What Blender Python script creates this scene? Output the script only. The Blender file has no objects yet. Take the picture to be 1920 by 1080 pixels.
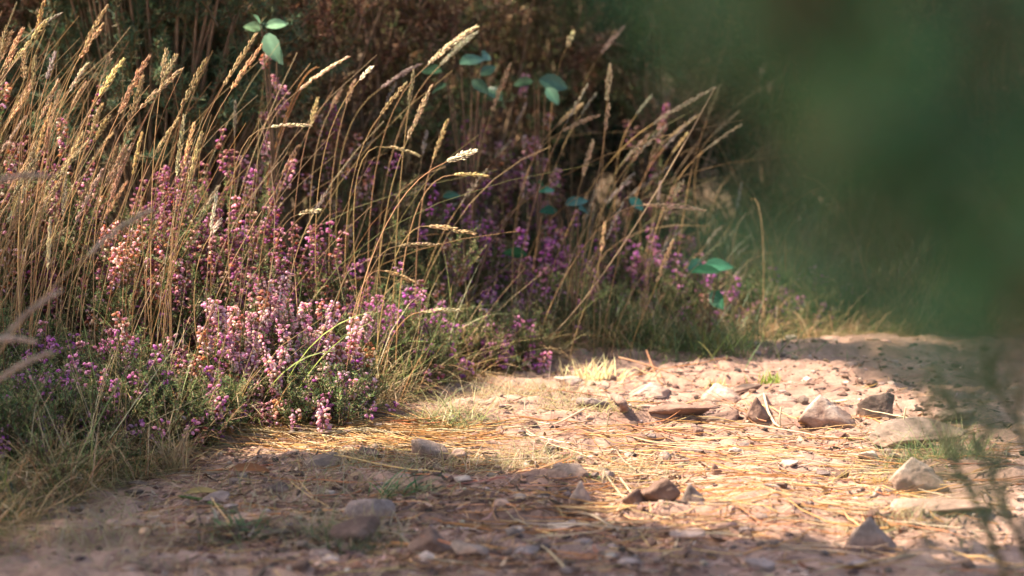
import bpy, math, random
import numpy as np
from mathutils import Vector

random.seed(7)
RNG = np.random.default_rng(7)
R = math.radians
scn = bpy.context.scene
COL = scn.collection

# ------------------------------------------------------------------ camera
PITCH = R(7.24); CAMZ = 0.75; FPX = 4800.0
cam = bpy.data.cameras.new('camera'); camo = bpy.data.objects.new('camera', cam); COL.objects.link(camo)
camo.location = (0, 0, CAMZ); camo.rotation_euler = (R(90) - PITCH, 0, 0)
cam.sensor_width = 36; cam.lens = 90; cam.clip_start = 0.05; cam.clip_end = 500
cam.dof.use_dof = True; cam.dof.focus_distance = 4.02; cam.dof.aperture_fstop = 4.0
scn.camera = camo
# ------------------------------------------------------------------ light
SUN_EL, SUN_AZ = R(54), R(-84)           # azimuth from +Y towards +X
L = Vector((math.sin(SUN_AZ) * math.cos(SUN_EL), math.cos(SUN_AZ) * math.cos(SUN_EL), math.sin(SUN_EL)))
world = bpy.data.worlds.new('World'); scn.world = world; world.use_nodes = True
nt = world.node_tree; bg = nt.nodes['Background']; sky = nt.nodes.new('ShaderNodeTexSky')
sky.sky_type = 'NISHITA'; sky.sun_disc = False; sky.sun_elevation = SUN_EL; sky.sun_rotation = SUN_AZ % (2 * math.pi)
sky.dust_density = 4.0; sky.ozone_density = 0.35
nt.links.new(sky.outputs[0], bg.inputs[0]); bg.inputs[1].default_value = 0.118
sl = bpy.data.lights.new('sun', 'SUN'); sl.energy = 5.0; sl.angle = R(0.53); sl.color = (1.0, 0.87, 0.70)
so = bpy.data.objects.new('sun', sl); COL.objects.link(so)
so.rotation_euler = (-L).to_track_quat('-Z', 'Y').to_euler()
vs = scn.view_settings
vs.view_transform = 'Standard'; vs.look = 'None'; vs.gamma = 1; vs.use_curve_mapping = False; vs.exposure = 1.95
scn.cycles.max_bounces = 4; scn.cycles.diffuse_bounces = 3; scn.cycles.glossy_bounces = 1; scn.cycles.transmission_bounces = 3
scn.cycles.use_denoising = True
LN = np.array(L)
def reseed(n):
    global RNG
    random.seed(n); RNG = np.random.default_rng(n)

# ------------------------------------------------------------------ projection helpers
cP, sP = math.cos(PITCH), math.sin(PITCH)
def at(px, py, Y):
    """world point seen at photograph pixel (px, py) at distance Y down the path"""
    dx = (px - 960) / FPX; u = (540 - py) / FPX
    dy = cP + u * sP; dz = -sP + u * cP
    t = Y / dy
    return np.array([dx * t, Y, CAMZ + dz * t])
def pix(x, y, z):
    q = np.array([x, y, z - CAMZ]); f = q[1] * cP - q[2] * sP; u = q[1] * sP + q[2] * cP
    return 960 + q[0] / f * FPX, 540 - u / f * FPX

# ------------------------------------------------------------------ noise and terrain
def _h(i, j, s):
    n = (i * 374761393 + j * 668265263 + s * 974711) & 0xffffffff
    n = ((n ^ (n >> 13)) * 1274126177) & 0xffffffff
    return ((n ^ (n >> 16)) & 0xffff) / 32767.5 - 1
def vn(x, y, f, s=0):
    x = np.asarray(x, float) * f + 1000; y = np.asarray(y, float) * f + 1000
    i = np.floor(x).astype(np.int64); j = np.floor(y).astype(np.int64)
    u = x - i; v = y - j; u = u * u * (3 - 2 * u); v = v * v * (3 - 2 * v)
    return (_h(i, j, s) * (1 - u) + _h(i + 1, j, s) * u) * (1 - v) + (_h(i, j + 1, s) * (1 - u) + _h(i + 1, j + 1, s) * u) * v
def ss(x, a, b):
    t = np.clip((np.asarray(x, float) - a) / (b - a), 0, 1); return t * t * (3 - 2 * t)
EX = [-3, -.9, -.67, -.58, -.46, -.31, -.19, -.15, -.01, .14, .35, .56, .77, 3]
EY = [2.0, 2.6, 3.3, 3.62, 3.93, 4.08, 4.22, 4.5, 4.72, 4.88, 4.93, 5.05, 5.1, 5.3]
def edge(x): return np.interp(x, EX, EY)
def Hf(x, y):
    x = np.asarray(x, float); y = np.asarray(y, float)
    e = y - edge(x)
    z = .012 * vn(x, y, 3.1, 1) + .008 * vn(x, y, 9, 2) + .0045 * vn(x, y, 24, 3)
    pathm = 1 - ss(e, 0, .15)
    z = z + pathm * (.0042 * vn(x, y, 45, 4) + .0034 * vn(x, y, 95, 5))
    # worn ledges of harder ground across the path
    z = z + pathm * .012 * ss(vn(x * .6, y * 2.2, 4, 8), .1, .25)
    z = z + .035 * ss(e, 0, .3) + .10 * ss(e, .3, 2.0) + .9 * ss(y, 6.2, 10)
    return z
def G(px, py):
    """ground point seen at a photograph pixel"""
    dx = (px - 960) / FPX; u = (540 - py) / FPX; dy = cP + u * sP; dz = -sP + u * cP
    t = -CAMZ / dz
    for _ in range(6):
        t = (float(Hf(dx * t, dy * t)) - CAMZ) / dz
    return np.array([dx * t, dy * t, CAMZ + dz * t])

# ------------------------------------------------------------------ mesh builder
class MB:
    def __init__(s): s.V = []; s.F = []; s.C = []; s.M = []; s.n = 0
    def add(s, V, F, col, mat=0):
        V = np.asarray(V, float).reshape(-1, 3); F = np.asarray(F)
        s.V.append(V); s.F.append(F + s.n); s.M.append(np.full(len(F), mat))
        col = np.asarray(col, float)
        if col.ndim == 1: col = np.tile(col, (len(V), 1))
        s.C.append(col); s.n += len(V)
    def mesh(s, name, mats, smooth=True):
        me = bpy.data.meshes.new(name)
        V = np.concatenate(s.V); C = np.concatenate(s.C); M = np.concatenate(s.M)
        cnt = np.concatenate([np.full(len(f), f.shape[1]) for f in s.F]); li = np.concatenate([f.ravel() for f in s.F])
        me.vertices.add(len(V)); me.vertices.foreach_set('co', V.ravel())
        me.loops.add(len(li)); me.loops.foreach_set('vertex_index', li.astype(np.int32))
        me.polygons.add(len(cnt)); st = np.concatenate([[0], np.cumsum(cnt)[:-1]])
        me.polygons.foreach_set('loop_start', st.astype(np.int32))
        me.polygons.foreach_set('material_index', M.astype(np.int32))
        me.polygons.foreach_set('use_smooth', np.full(len(cnt), smooth))
        a = me.color_attributes.new('Col', 'FLOAT_COLOR', 'POINT')
        a.data.foreach_set('color', np.hstack([C[:, :3], np.ones((len(C), 1))]).ravel())
        for m in (mats if isinstance(mats, (list, tuple)) else [mats]): me.materials.append(m)
        me.update(calc_edges=True); me.validate()
        return me
def nrm(v): return v / np.maximum(np.linalg.norm(v, axis=-1, keepdims=True), 1e-9)
def tubes(mb, P, Rd, sides, col, mat=0):
    """N tubes along P (N,K,3) with radii Rd (N,K); col (N,3) or (3,) or (N,K,3)"""
    P = np.asarray(P, float); N, K, _ = P.shape
    Rd = np.broadcast_to(Rd, (N, K))
    T = nrm(np.gradient(P, axis=1))
    ref = np.where(np.abs(T[:, :1, 2:3]) > .8, np.array([1., 0, 0]), np.array([0., 0, 1.]))
    A = nrm(np.cross(T, np.broadcast_to(ref, T.shape))); B = np.cross(T, A)
    an = np.arange(sides) / sides * 2 * math.pi
    V = P[:, :, None] + Rd[:, :, None, None] * (A[:, :, None] * np.cos(an)[:, None] + B[:, :, None] * np.sin(an)[:, None])
    k = np.arange(K - 1)[:, None]; j = np.arange(sides)[None]
    f = np.stack([k * sides + j, k * sides + (j + 1) % sides, (k + 1) * sides + (j + 1) % sides, (k + 1) * sides + j], -1).reshape(-1, 4)
    F = (f[None] + (np.arange(N) * K * sides)[:, None, None]).reshape(-1, 4)
    mb.add(V, F, cexp(col, N, K, sides), mat)
def cexp(col, N, K, S):
    col = np.asarray(col, float)
    if col.ndim == 1: return col
    if col.ndim == 2: return np.repeat(col, K * S, axis=0)
    return np.repeat(col.reshape(-1, 3), S, axis=0)
def ribbons(mb, P, W, side, col, mat=0):
    P = np.asarray(P, float); N, K, _ = P.shape
    W = np.broadcast_to(W, (N, K)); side = np.broadcast_to(side[:, None] if side.ndim == 2 else side, P.shape)
    V = np.stack([P - side * W[..., None] / 2, P + side * W[..., None] / 2], 2)
    k = np.arange(K - 1)
    f = np.stack([k * 2, k * 2 + 1, k * 2 + 3, k * 2 + 2], -1)
    F = (f[None] + (np.arange(N) * K * 2)[:, None, None]).reshape(-1, 4)
    mb.add(V, F, cexp(col, N, K, 2), mat)
def dirs(az, el): return np.stack([np.cos(az) * np.cos(el), np.sin(az) * np.cos(el), np.sin(el)], -1)
def jit(base, n, v=.15, h=.05):
    base = np.asarray(base, float)
    return np.clip(base * (1 + RNG.normal(0, v, (n, 1))) * (1 + RNG.normal(0, h, (n, 3))), .003, .9)
def pick(cols, n, p=None, v=.15):
    cols = np.asarray(cols, float); i = RNG.choice(len(cols), n, p=p)
    return np.clip(cols[i] * (1 + RNG.normal(0, v, (n, 1))) * (1 + RNG.normal(0, .05, (n, 3))), .003, .9)
def blades(mb, B, az, Ln, lean, droop, width, col, K=5, mat=0, ground=False):
    """grass blades from B (N,3): start at elevation lean and bend over by droop radians"""
    N = len(B); P = np.zeros((N, K, 3)); P[:, 0] = B
    for k in range(1, K):
        el = lean - droop * (k - .5) / (K - 1)
        P[:, k] = P[:, k - 1] + dirs(az, el) * (Ln / (K - 1))[:, None]
    if ground:
        g = Hf(P[..., 0], P[..., 1]) + .004; P[..., 2] = np.maximum(P[..., 2], g)
    W = np.asarray(width)[:, None] * np.array([.8, 1, .85, .6, .12] if K == 5 else np.linspace(1, .12, K))[None]
    tw = az + RNG.uniform(.9, 2.2, N); side = dirs(tw, RNG.uniform(-.4, .4, N))
    ribbons(mb, P, W, side, col, mat)

# ------------------------------------------------------------------ materials
def material(name, rough=.7, trans=0.0, spec=.3, tint=.25, noise=None, bump=None, hue=.0, tcol=None):
    m = bpy.data.materials.new(name); m.use_nodes = True; n = m.node_tree; N = n.nodes; Lk = n.links
    p = N['Principled BSDF']; out = N['Material Output']
    a = N.new('ShaderNodeAttribute'); a.attribute_name = 'Col'
    oi = N.new('ShaderNodeObjectInfo'); mr = N.new('ShaderNodeMapRange'); Lk.new(oi.outputs['Random'], mr.inputs[0])
    mr.inputs[3].default_value = 1 - tint; mr.inputs[4].default_value = 1 + tint
    hs = N.new('ShaderNodeHueSaturation'); Lk.new(a.outputs['Color'], hs.inputs['Color']); Lk.new(mr.outputs[0], hs.inputs['Value'])
    col = hs.outputs[0]
    if hue:
        mh = N.new('ShaderNodeMapRange'); w = N.new('ShaderNodeTexWhiteNoise'); w.noise_dimensions = '1D'
        Lk.new(oi.outputs['Random'], w.inputs['W']); Lk.new(w.outputs['Value'], mh.inputs[0])
        mh.inputs[3].default_value = .5 - hue; mh.inputs[4].default_value = .5 + hue; Lk.new(mh.outputs[0], hs.inputs['Hue'])
    tc = N.new('ShaderNodeTexCoord')
    if noise:
        for sc, lo, hi in noise:
            tx = N.new('ShaderNodeTexNoise'); tx.inputs['Scale'].default_value = sc; tx.inputs['Detail'].default_value = 6
            tx.inputs['Roughness'].default_value = .65
            Lk.new(tc.outputs['Object'], tx.inputs['Vector'])
            r = N.new('ShaderNodeMapRange'); r.inputs[1].default_value = .3; r.inputs[2].default_value = .7
            r.inputs[3].default_value = lo; r.inputs[4].default_value = hi; Lk.new(tx.outputs['Fac'], r.inputs[0])
            mx = N.new('ShaderNodeVectorMath'); mx.operation = 'SCALE'; Lk.new(col, mx.inputs[0]); Lk.new(r.outputs[0], mx.inputs['Scale'])
            col = mx.outputs[0]
    Lk.new(col, p.inputs['Base Color']); p.inputs['Roughness'].default_value = rough
    p.inputs['Specular IOR Level'].default_value = spec
    if bump:
        last = None
        for sc, st, dist in bump:
            tx = N.new('ShaderNodeTexNoise'); tx.inputs['Scale'].default_value = sc; tx.inputs['Detail'].default_value = 8
            tx.inputs['Roughness'].default_value = .7
            Lk.new(tc.outputs['Object'], tx.inputs['Vector'])
            b = N.new('ShaderNodeBump'); b.inputs['Strength'].default_value = st; b.inputs['Distance'].default_value = dist
            Lk.new(tx.outputs['Fac'], b.inputs['Height'])
            if last: Lk.new(last.outputs[0], b.inputs['Normal'])
            last = b
        Lk.new(last.outputs[0], p.inputs['Normal'])
    if trans:
        t = N.new('ShaderNodeBsdfTranslucent'); Lk.new(col, t.inputs[0]); mxs = N.new('ShaderNodeMixShader')
        mxs.inputs[0].default_value = trans
        Lk.new(p.outputs[0], mxs.inputs[1]); Lk.new(t.outputs[0], mxs.inputs[2]); Lk.new(mxs.outputs[0], out.inputs[0])
    return m
M_soil = material('soil', .95, spec=.1, tint=0, noise=[(9, .75, 1.25), (70, .75, 1.2), (300, .8, 1.15)], bump=[(160, .7, .004), (500, .5, .002)])
M_rock = material('sandstone', .9, spec=.2, tint=.12, noise=[(14, .75, 1.2), (90, .75, 1.2), (400, .85, 1.1)], bump=[(45, .6, .006), (240, .6, .002)])
M_straw = material('dry_grass', .6, .42, .3, .22, hue=.012)
M_green = material('green_grass', .5, .35, .4, .2, hue=.015)
M_needle = material('fallen_needle', .5, .1, .4, .22, hue=.015)
M_petal = material('heather_bell', .6, .5, .25, .18, hue=.02)
M_leaf = material('heather_leaf', .55, .42, .3, .25, hue=.02)
M_gorse = material('gorse_spine', .5, .38, .35, .3, hue=.02)
M_bark = material('bark', .9, 0, .15, .2, noise=[(60, .6, 1.3)], bump=[(120, .8, .004)])
M_broad = material('broad_leaf', .4, .3, .45, .15, noise=[(40, .8, 1.15)], hue=.01)
M_dead = material('dead_twig', .7, .35, .25, .35, hue=.02)
M_dead0 = material('bark_flake', .85, .05, .15, .1, noise=[(200, .7, 1.2)])
M_pine = material('pine_foliage', .5, .15, .35, .2)

STRAW = [(.50, .34, .17), (.42, .27, .12), (.58, .44, .26), (.35, .20, .09)]
GREEN = [(.075, .13, .03), (.05, .10, .035), (.12, .16, .04), (.04, .09, .04)]

# ------------------------------------------------------------------ object helpers
def mk(name, me, parent=None, loc=None, rot=None, sc=None):
    o = bpy.data.objects.new(name, me); COL.objects.link(o)
    if parent is not None: o.parent = parent
    if loc is not None: o.location = loc
    if rot is not None: o.rotation_euler = rot
    if sc is not None: o.scale = (sc, sc, sc) if isinstance(sc, (int, float)) else sc
    return o
def tag(o, label, cat, group=None):
    o['label'] = label; o['category'] = cat
    if group: o['group'] = group
    return o
def kind(o, k, label=None, cat=None):
    o['kind'] = k
    if label: o['label'] = label
    if cat: o['category'] = cat
    return o
def root(name, label, cat, loc=(0, 0, 0), group=None):
    return tag(mk(name, None, None, loc), label, cat, group)

# ================================================================== GROUND
reseed(40)
def axis(lo, hi, f0, f1, step, grow=1.12, mx=6):
    a = list(np.arange(f0, f1, step)); s = step; x = a[-1]
    while x < hi: s = min(s * grow, mx); x += s; a.append(x)
    s = step; x = a[0]; pre = []
    while x > lo: s = min(s * grow, mx); x -= s; pre.append(x)
    return np.array(pre[::-1] + a)
gx = axis(-90, 90, -1.1, 1.15, .0062); gy = axis(-60, 120, 2.75, 5.3, .0068)
X, Y = np.meshgrid(gx, gy); Z = Hf(X, Y)
nx, ny = len(gx), len(gy)
i = np.arange(nx - 1)[None]; j = np.arange(ny - 1)[:, None]
F = np.stack([j * nx + i, j * nx + i + 1, (j + 1) * nx + i + 1, (j + 1) * nx + i], -1).reshape(-1, 4)
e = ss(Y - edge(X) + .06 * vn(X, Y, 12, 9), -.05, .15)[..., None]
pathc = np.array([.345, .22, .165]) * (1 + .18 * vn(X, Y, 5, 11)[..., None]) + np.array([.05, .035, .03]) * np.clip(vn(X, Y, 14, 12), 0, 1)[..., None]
redd = np.clip(vn(X, Y, 2.2, 14) * 1.4, 0, 1)[..., None] * .35 + np.clip(vn(X, Y, 31, 15) * 1.6 - .3, 0, 1)[..., None] * .45
redd = np.clip(redd, 0, .8)
pathc = pathc * (1 - redd) + np.array([.20, .11, .08]) * redd
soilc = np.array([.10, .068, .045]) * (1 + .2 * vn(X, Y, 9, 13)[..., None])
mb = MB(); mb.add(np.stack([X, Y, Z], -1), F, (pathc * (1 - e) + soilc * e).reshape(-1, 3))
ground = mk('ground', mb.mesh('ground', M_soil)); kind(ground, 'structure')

# ================================================================== ROCKS
reseed(41)
def ico(sub):
    import bmesh
    bm = bmesh.new(); bmesh.ops.create_icosphere(bm, subdivisions=sub, radius=1)
    V = np.array([v.co[:] for v in bm.verts]); F = np.array([[v.index for v in f.verts] for f in bm.faces]); bm.free()
    return V, F
ICO = {s: ico(s) for s in (1, 2, 3, 4, 5)}
def rock_shape(seed, sub=4, npl=12, soft=18, rough=.05, style='block'):
    r = np.random.default_rng(seed); V, F = ICO[sub]
    n = nrm(r.normal(0, 1, (npl, 3))); d = r.uniform(.55, 1.0, npl)
    if style == 'slab': n = np.vstack([n, [[0.05, 0.02, 1], [0, 0, -1]]]); d = np.append(d, [.6, .6])
    if style == 'peak': n = np.vstack([nrm(np.array([[-.75, .1, .6], [.6, -.2, .6], [0.1, -.8, .5], [.2, .8, .5]]))]); d = np.array([.55, .6, .62, .62])
    if style == 'peak': n = np.vstack([n, nrm(r.normal(0, 1, (6, 3)))]); d = np.append(d, r.uniform(.8, 1.05, 6))
    q = np.maximum(V @ n.T, 1e-3) / d
    if style == 'round': soft = 9
    rad = 1 / np.power(np.sum(q ** soft, 1) + .55 ** soft, 1 / soft)
    P = V * rad[:, None]
    o = r.uniform(0, 50, 3)
    for f, a in ((2.2, 1), (5, .55), (12, .3)):
        dsp = (vn(P[:, 0] + o[0], P[:, 1] + P[:, 2] * .7 + o[1], f, 3) + vn(P[:, 2] + o[2], P[:, 0] - P[:, 1] * .6, f, 5)) * .5
        P = P * (1 + rough * a * dsp)[:, None]
    b = np.abs(P).max(0); return P / b, F
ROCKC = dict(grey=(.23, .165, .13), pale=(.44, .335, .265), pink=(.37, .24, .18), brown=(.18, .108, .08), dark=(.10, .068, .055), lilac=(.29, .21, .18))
def rock(name, px, py, w, h, style, colr, label, seed, rz=0, dep=.8, sink=.35, group='loose stones on the stony path'):
    g = G(px, py); d = g[1]; sx = w / FPX * d / 2; wf = 1.12 if style == 'peak' else 1.0; sx *= wf; dep = .5 if w > 100 else dep; sink = .5; sz = max(.5 * h, h - .05 * w) / FPX * d * (.6 if style == 'slab' else 1.15 if style == 'peak' else .85)
    P, F = rock_shape(seed, 5 if w > 60 else 4, style=style, rough=.11)
    P = P * np.array([sx, sx * dep, sz]); 
    yc = sx * dep * .5
    r = np.random.default_rng(seed + 5)
    c = np.array(ROCKC[colr]) * (1 + r.normal(0, .06, (len(P), 1)))
    c = c * (1 + .22 * vn(P[:, 0] * 30 + seed, P[:, 1] * 30 + P[:, 2] * 40, 1, seed))[:, None]
    dirt = np.clip(.75 - (P[:, 2] / sz + .15) * 1.5 + .6 * vn(P[:, 0] * 60, P[:, 1] * 60 + P[:, 2] * 50, 1, seed + 1), 0, .85)[:, None]
    c = c * (1 - dirt) + np.array([.27, .165, .12]) * dirt
    mb = MB(); mb.add(P, F, c)
    z = float(Hf(g[0], d + yc)) + sz * (1 - sink) - sz * .05
    o = mk(name, mb.mesh(name, M_rock), None, (g[0], d + yc, z), (r.uniform(-.08, .08), r.uniform(-.12, .12), rz))
    return tag(o, label, 'stone', group)
# px, base y, width, height, style, colour, label
ROCKS = [
 (1540,808,125,66,'peak','pale','large pale peaked stone with bright left slope on the far path'),
 (1656,796,104,46,'round','dark','dark rounded stone behind the half-buried boulder on the far path'),
 (1705,842,235,56,'round','grey','wide rounded boulder half buried behind the small grass tuft'),
 (1712,922,120,68,'peak','pale','sharp stone with blazing white left face and shaded right face'),
 (1765,958,210,34,'slab','pink','broad flat pink slab in front of the sharp white-faced stone'),
 (1628,1036,112,58,'peak','grey','peaked grey stone with yellow lichen foot near the lower edge of the path'),
 (1240,946,92,46,'round','brown','largest brown block of the stone cluster at the middle of the path'),
 (1192,952,54,32,'round','brown','smaller brown block leaning on the left of the largest brown block'),
 (1296,944,50,34,'peak','grey','grey ridged stone right beside the brown block cluster'),
 (1345,938,62,18,'slab','brown','low dark wedge stone at right end of the brown block cluster'),
 (1087,952,48,46,'peak','pale','pale upright pointed stone left of the brown block cluster'),
 (1140,918,56,24,'round','grey','grey knobbly stone behind the pale upright pointed stone'),
 (1066,902,88,30,'slab','grey','grey sloping slab beside the bright green moss sprig'),
 (804,870,76,36,'round','grey','rounded grey brown stone at the edge of the orange needle drift'),
 (856,864,40,20,'block','pink','small pinkish block touching the right of a rounded stone in needles'),
 (694,860,42,24,'block','dark','small dark stone at the left end of the orange needle drift'),
 (938,832,32,17,'block','brown','small brown block on the dirt above the dry grass fringe'),
 (1035,845,46,16,'slab','dark','small flat black-brown stone where the bright patch begins'),
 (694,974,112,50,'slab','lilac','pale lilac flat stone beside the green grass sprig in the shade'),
 (812,1038,100,42,'round','brown','dark rounded stone in the blurred shade at bottom'),
 (888,1052,98,30,'round','grey','low grey hump right of the dark rounded bottom stone'),
 (655,1030,130,40,'round','brown','broad brown hump under the mossy grass at bottom'),
 (1046,1004,76,28,'slab','pale','pale angular slab in the shade below the pointed stone'),
 (962,1000,54,15,'slab','pale','thin white-topped chip left of the pale angular slab'),
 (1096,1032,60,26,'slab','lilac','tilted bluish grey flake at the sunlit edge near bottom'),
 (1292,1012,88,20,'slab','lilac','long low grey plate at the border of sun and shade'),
 (1345,756,84,32,'peak','pale','bright topped stone with cracked grey face on far path'),
 (1456,756,112,30,'round','pink','long smooth pinkish boulder at the far side of the path'),
 (1418,798,52,48,'peak','brown','leaning brown stone beside the curled straw on far path'),
 (1352,790,96,26,'round','brown','shaded rounded stone in the worn ledge on far path'),
 (1262,788,150,26,'round','brown','long low shaded ledge stone behind the brightest dirt'),
 (1222,744,84,28,'peak','pale','cream and grey stone below the crossed bracken stalks'),
 (1400,734,60,20,'round','dark','dark stone beneath the little green sprigs'),
 (1190,804,22,15,'round','brown','tiny round brown pebble alone on the white dust'),
 (1311,808,28,15,'round','brown','small brown pebble pair lump on bright dirt'),
 (1305,846,60,17,'block','grey','grey flat-topped stone among crossing needles in full sun'),
 (1245,866,30,16,'round','pale','round white pebble in full sun'),
 (1286,868,22,10,'slab','grey','small flat grey chip right of the round white pebble'),
 (1341,896,34,26,'block','brown','small brown cube stone under a bent straw in full sun'),
 (1628,866,50,17,'block','pale','pale square chip in front of the half-buried boulder'),
 (1668,855,28,12,'slab','grey','flat grey chip just below the half-buried boulder'),
 (1572,948,34,17,'peak','brown','small brown peak on sunlit dirt left of the broad slab'),
 (1424,962,32,16,'peak','grey','small grey wedge stone on sunlit dirt below the needles'),
 (1647,928,30,24,'block','pale','small pale stone leaning at the foot of the white-faced stone'),
 (520,926,46,20,'round','dark','small dark stone under a straw near the brown dead leaf'),
 (606,880,80,30,'round','grey','low grey stone under dry grass left of the needle drift'),
 (512,1008,66,22,'round','dark','dark brown lump in the lower left litter'),
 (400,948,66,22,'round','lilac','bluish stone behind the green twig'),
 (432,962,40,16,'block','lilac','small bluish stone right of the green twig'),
 (866,908,54,12,'slab','pale','thin pale chip below the dry grass fringe'),
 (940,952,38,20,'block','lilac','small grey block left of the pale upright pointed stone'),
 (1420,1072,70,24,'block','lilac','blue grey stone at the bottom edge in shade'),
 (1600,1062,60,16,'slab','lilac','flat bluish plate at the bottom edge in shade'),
 (1876,966,46,16,'round','grey','small grey stone behind the dark blurred shoots'),
 (1066,724,56,16,'slab','pale','white flat stone at the back beside the sunlit straw fan'),
 (1800,796,92,32,'round','grey','blurred grey boulder at the far right of the path'),
 (1210,768,60,12,'slab','pink','pink worn slab on the far path'),
 (1375,858,46,11,'slab','pale','pale sliver of stone among sunlit needles'),
 (1480,880,40,12,'slab','pale','pale sliver of stone at the middle of the sunlit needles'),
 (1455,926,26,12,'block','brown','dark crumb of stone in the sunlit dirt'),
 (1506,908,30,12,'block','grey','grey crumb of stone in the sunlit dirt'),
 (1722,998,60,14,'slab','grey','grey plate below the broad flat pink slab'),
 (1118,880,26,12,'block','brown','brown bit of stone behind the green moss sprig'),
 (770,942,30,12,'block','dark','dark bit of stone right of the green grass sprig'),
 (1200,985,34,12,'slab','brown','brown flake in litter below the brown block cluster'),
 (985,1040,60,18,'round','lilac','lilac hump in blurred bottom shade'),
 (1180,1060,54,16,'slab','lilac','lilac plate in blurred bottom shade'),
]
for k, r in enumerate(ROCKS):
    rock('stone', *r, seed=100 + k * 7, rz=random.uniform(-.35, .35) if r[4] != 'peak' else random.uniform(-.15, .15))
# smaller pebbles, each its own object
pebm = []
for k in range(14):
    P, F = rock_shape(900 + k, 2, style=random.choice(['block', 'slab', 'peak', 'block']), rough=.1)
    P = P * np.array([1, random.uniform(.6, .9), random.uniform(.35, .7)])
    c = np.array(ROCKC[random.choice(['grey', 'pale', 'pink', 'brown', 'brown', 'lilac', 'dark'])]) * .95
    mb = MB(); mb.add(P, F, c); pebm.append(mb.mesh('pebble', M_rock, smooth=False))
n = 0
while n < 290:
    px, py = random.uniform(380, 1900), random.uniform(700, 1075)
    g = G(px, py)
    if g[1] > edge(g[0]) - .02: continue
    s = random.choice([.004, .005, .006, .008, .010, .013])
    o = mk('pebble', pebm[n % 14], None, (g[0], g[1], g[2] + s * .25), (random.uniform(-.3, .3), random.uniform(-.3, .3), random.uniform(0, 6.28)), s)
    tag(o, 'small angular pebble lying loose on the dirt of the path', 'pebble', 'small pebbles on the path'); n += 1
# gravel and crumbs: nobody could count them
mb = MB(); V1, F1 = ICO[1]
N = 16000; gxr = RNG.uniform(-.9, 1.1, N); gyr = RNG.uniform(2.85, 5.1, N); ok = (gyr < edge(gxr) + .05) & (vn(gxr, gyr, 6, 21) + RNG.uniform(-.8, .8, N) > -.1)
gxr, gyr = gxr[ok], gyr[ok]; N = len(gxr)
s = RNG.gamma(1.8, .0014, N) + .0009
A = V1[None] * (1 + RNG.uniform(-.35, .35, (N, len(V1), 1))) * np.stack([s, s * .8, s * .6], -1)[:, None]
A = A + np.stack([gxr, gyr, Hf(gxr, gyr) + s * .2], -1)[:, None]
cc = pick([ROCKC['pink'], ROCKC['grey'], ROCKC['brown'], ROCKC['dark'], ROCKC['pale'], (.24, .14, .10)], N, v=.25)
mb.add(A, (F1[None] + (np.arange(N) * len(V1))[:, None, None]).reshape(-1, 3), np.repeat(cc, len(V1), 0))
kind(mk('gravel', mb.mesh('gravel', M_rock, False)), 'stuff', 'fine gravel and crumbs of soil over the whole path', 'gravel')

# ================================================================== FALLEN NEEDLES AND LITTER
reseed(42)
def lying(x0, y0, az, Ln, curve, lift, K=7):
    N = len(x0); P = np.zeros((N, K, 3)); x = x0.copy(); y = y0.copy(); a = az.copy()
    for k in range(K):
        P[:, k, 0] = x; P[:, k, 1] = y; x = x + np.cos(a) * Ln / (K - 1); y = y + np.sin(a) * Ln / (K - 1); a = a + curve / K
    base = Hf(P[..., 0], P[..., 1]).max(1, keepdims=True) * .6 + Hf(P[..., 0], P[..., 1]) * .4
    P[..., 2] = base + .001 + lift[:, None] * np.linspace(0, 1, K)[None] ** 1.5
    return P
NEED = [(.50, .23, .075), (.42, .17, .055), (.60, .36, .16), (.52, .38, .24), (.33, .15, .07)]
def litter_pos(n, zones):
    out = []
    while len(out) < n:
        zx0, zx1, zy0, zy1, w = random.choices(zones, [z[4] for z in zones])[0]
        g = G(random.uniform(zx0, zx1), random.uniform(zy0, zy1))
        if g[1] < edge(g[0]) + .1: out.append(g)
    return np.array(out)
ZN = [(1050, 1750, 790, 960, 5), (600, 880, 790, 860, 1.6), (900, 1500, 940, 1010, 1.6), (400, 1100, 860, 1080, 1.6), (1100, 1900, 960, 1080, 1.2), (1000, 1500, 700, 800, .5), (1550, 1900, 820, 1000, 1.2)]
proto = []
for k in range(260):     # individual long needles
    g = litter_pos(1, ZN)[0]
    az = random.gauss(0.0, .6) + (math.pi if random.random() < .5 else 0)
    Ln = random.uniform(.09, .19); lf = random.choice([0, 0, 0, .004, .012, .02])
    x0 = np.array([0.]) ; P = lying(np.array([g[0]]), np.array([g[1]]), np.array([az]), np.array([Ln]), np.array([random.gauss(0, .5)]), np.array([lf]), 9)
    c = pick(NEED, 1)[0]; off = np.array([g[0], g[1], g[2]])
    mb = MB(); rr = random.uniform(.0007, .00105)
    Q = P - off
    tubes(mb, Q, np.array([[1.3, 1.1, 1, 1, 1, 1, .9, .7, .2]]) * rr, 4, c)
    if k % 3 == 0:   # twin needle still joined at the sheath
        Q2 = Q.copy(); sp = np.linspace(0, 1, 9)[None, :, None] * np.array([-math.sin(az), math.cos(az), .15]) * random.uniform(-.03, .03)
        tubes(mb, Q2 + sp, np.array([[1.2, 1.1, 1, 1, 1, 1, .9, .7, .2]]) * rr, 4, c * .95)
    o = mk('pine_needle', mb.mesh('pine_needle', M_needle), None, off)
    tag(o, 'long orange brown fallen pine needle lying across the dirt path', 'pine needle', 'fallen pine needles strewn over the path')
mb = MB(); N = 600; g = litter_pos(N, ZN)
az = RNG.normal(.0, .75, N) + np.where(RNG.random(N) < .5, math.pi, 0)
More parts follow.
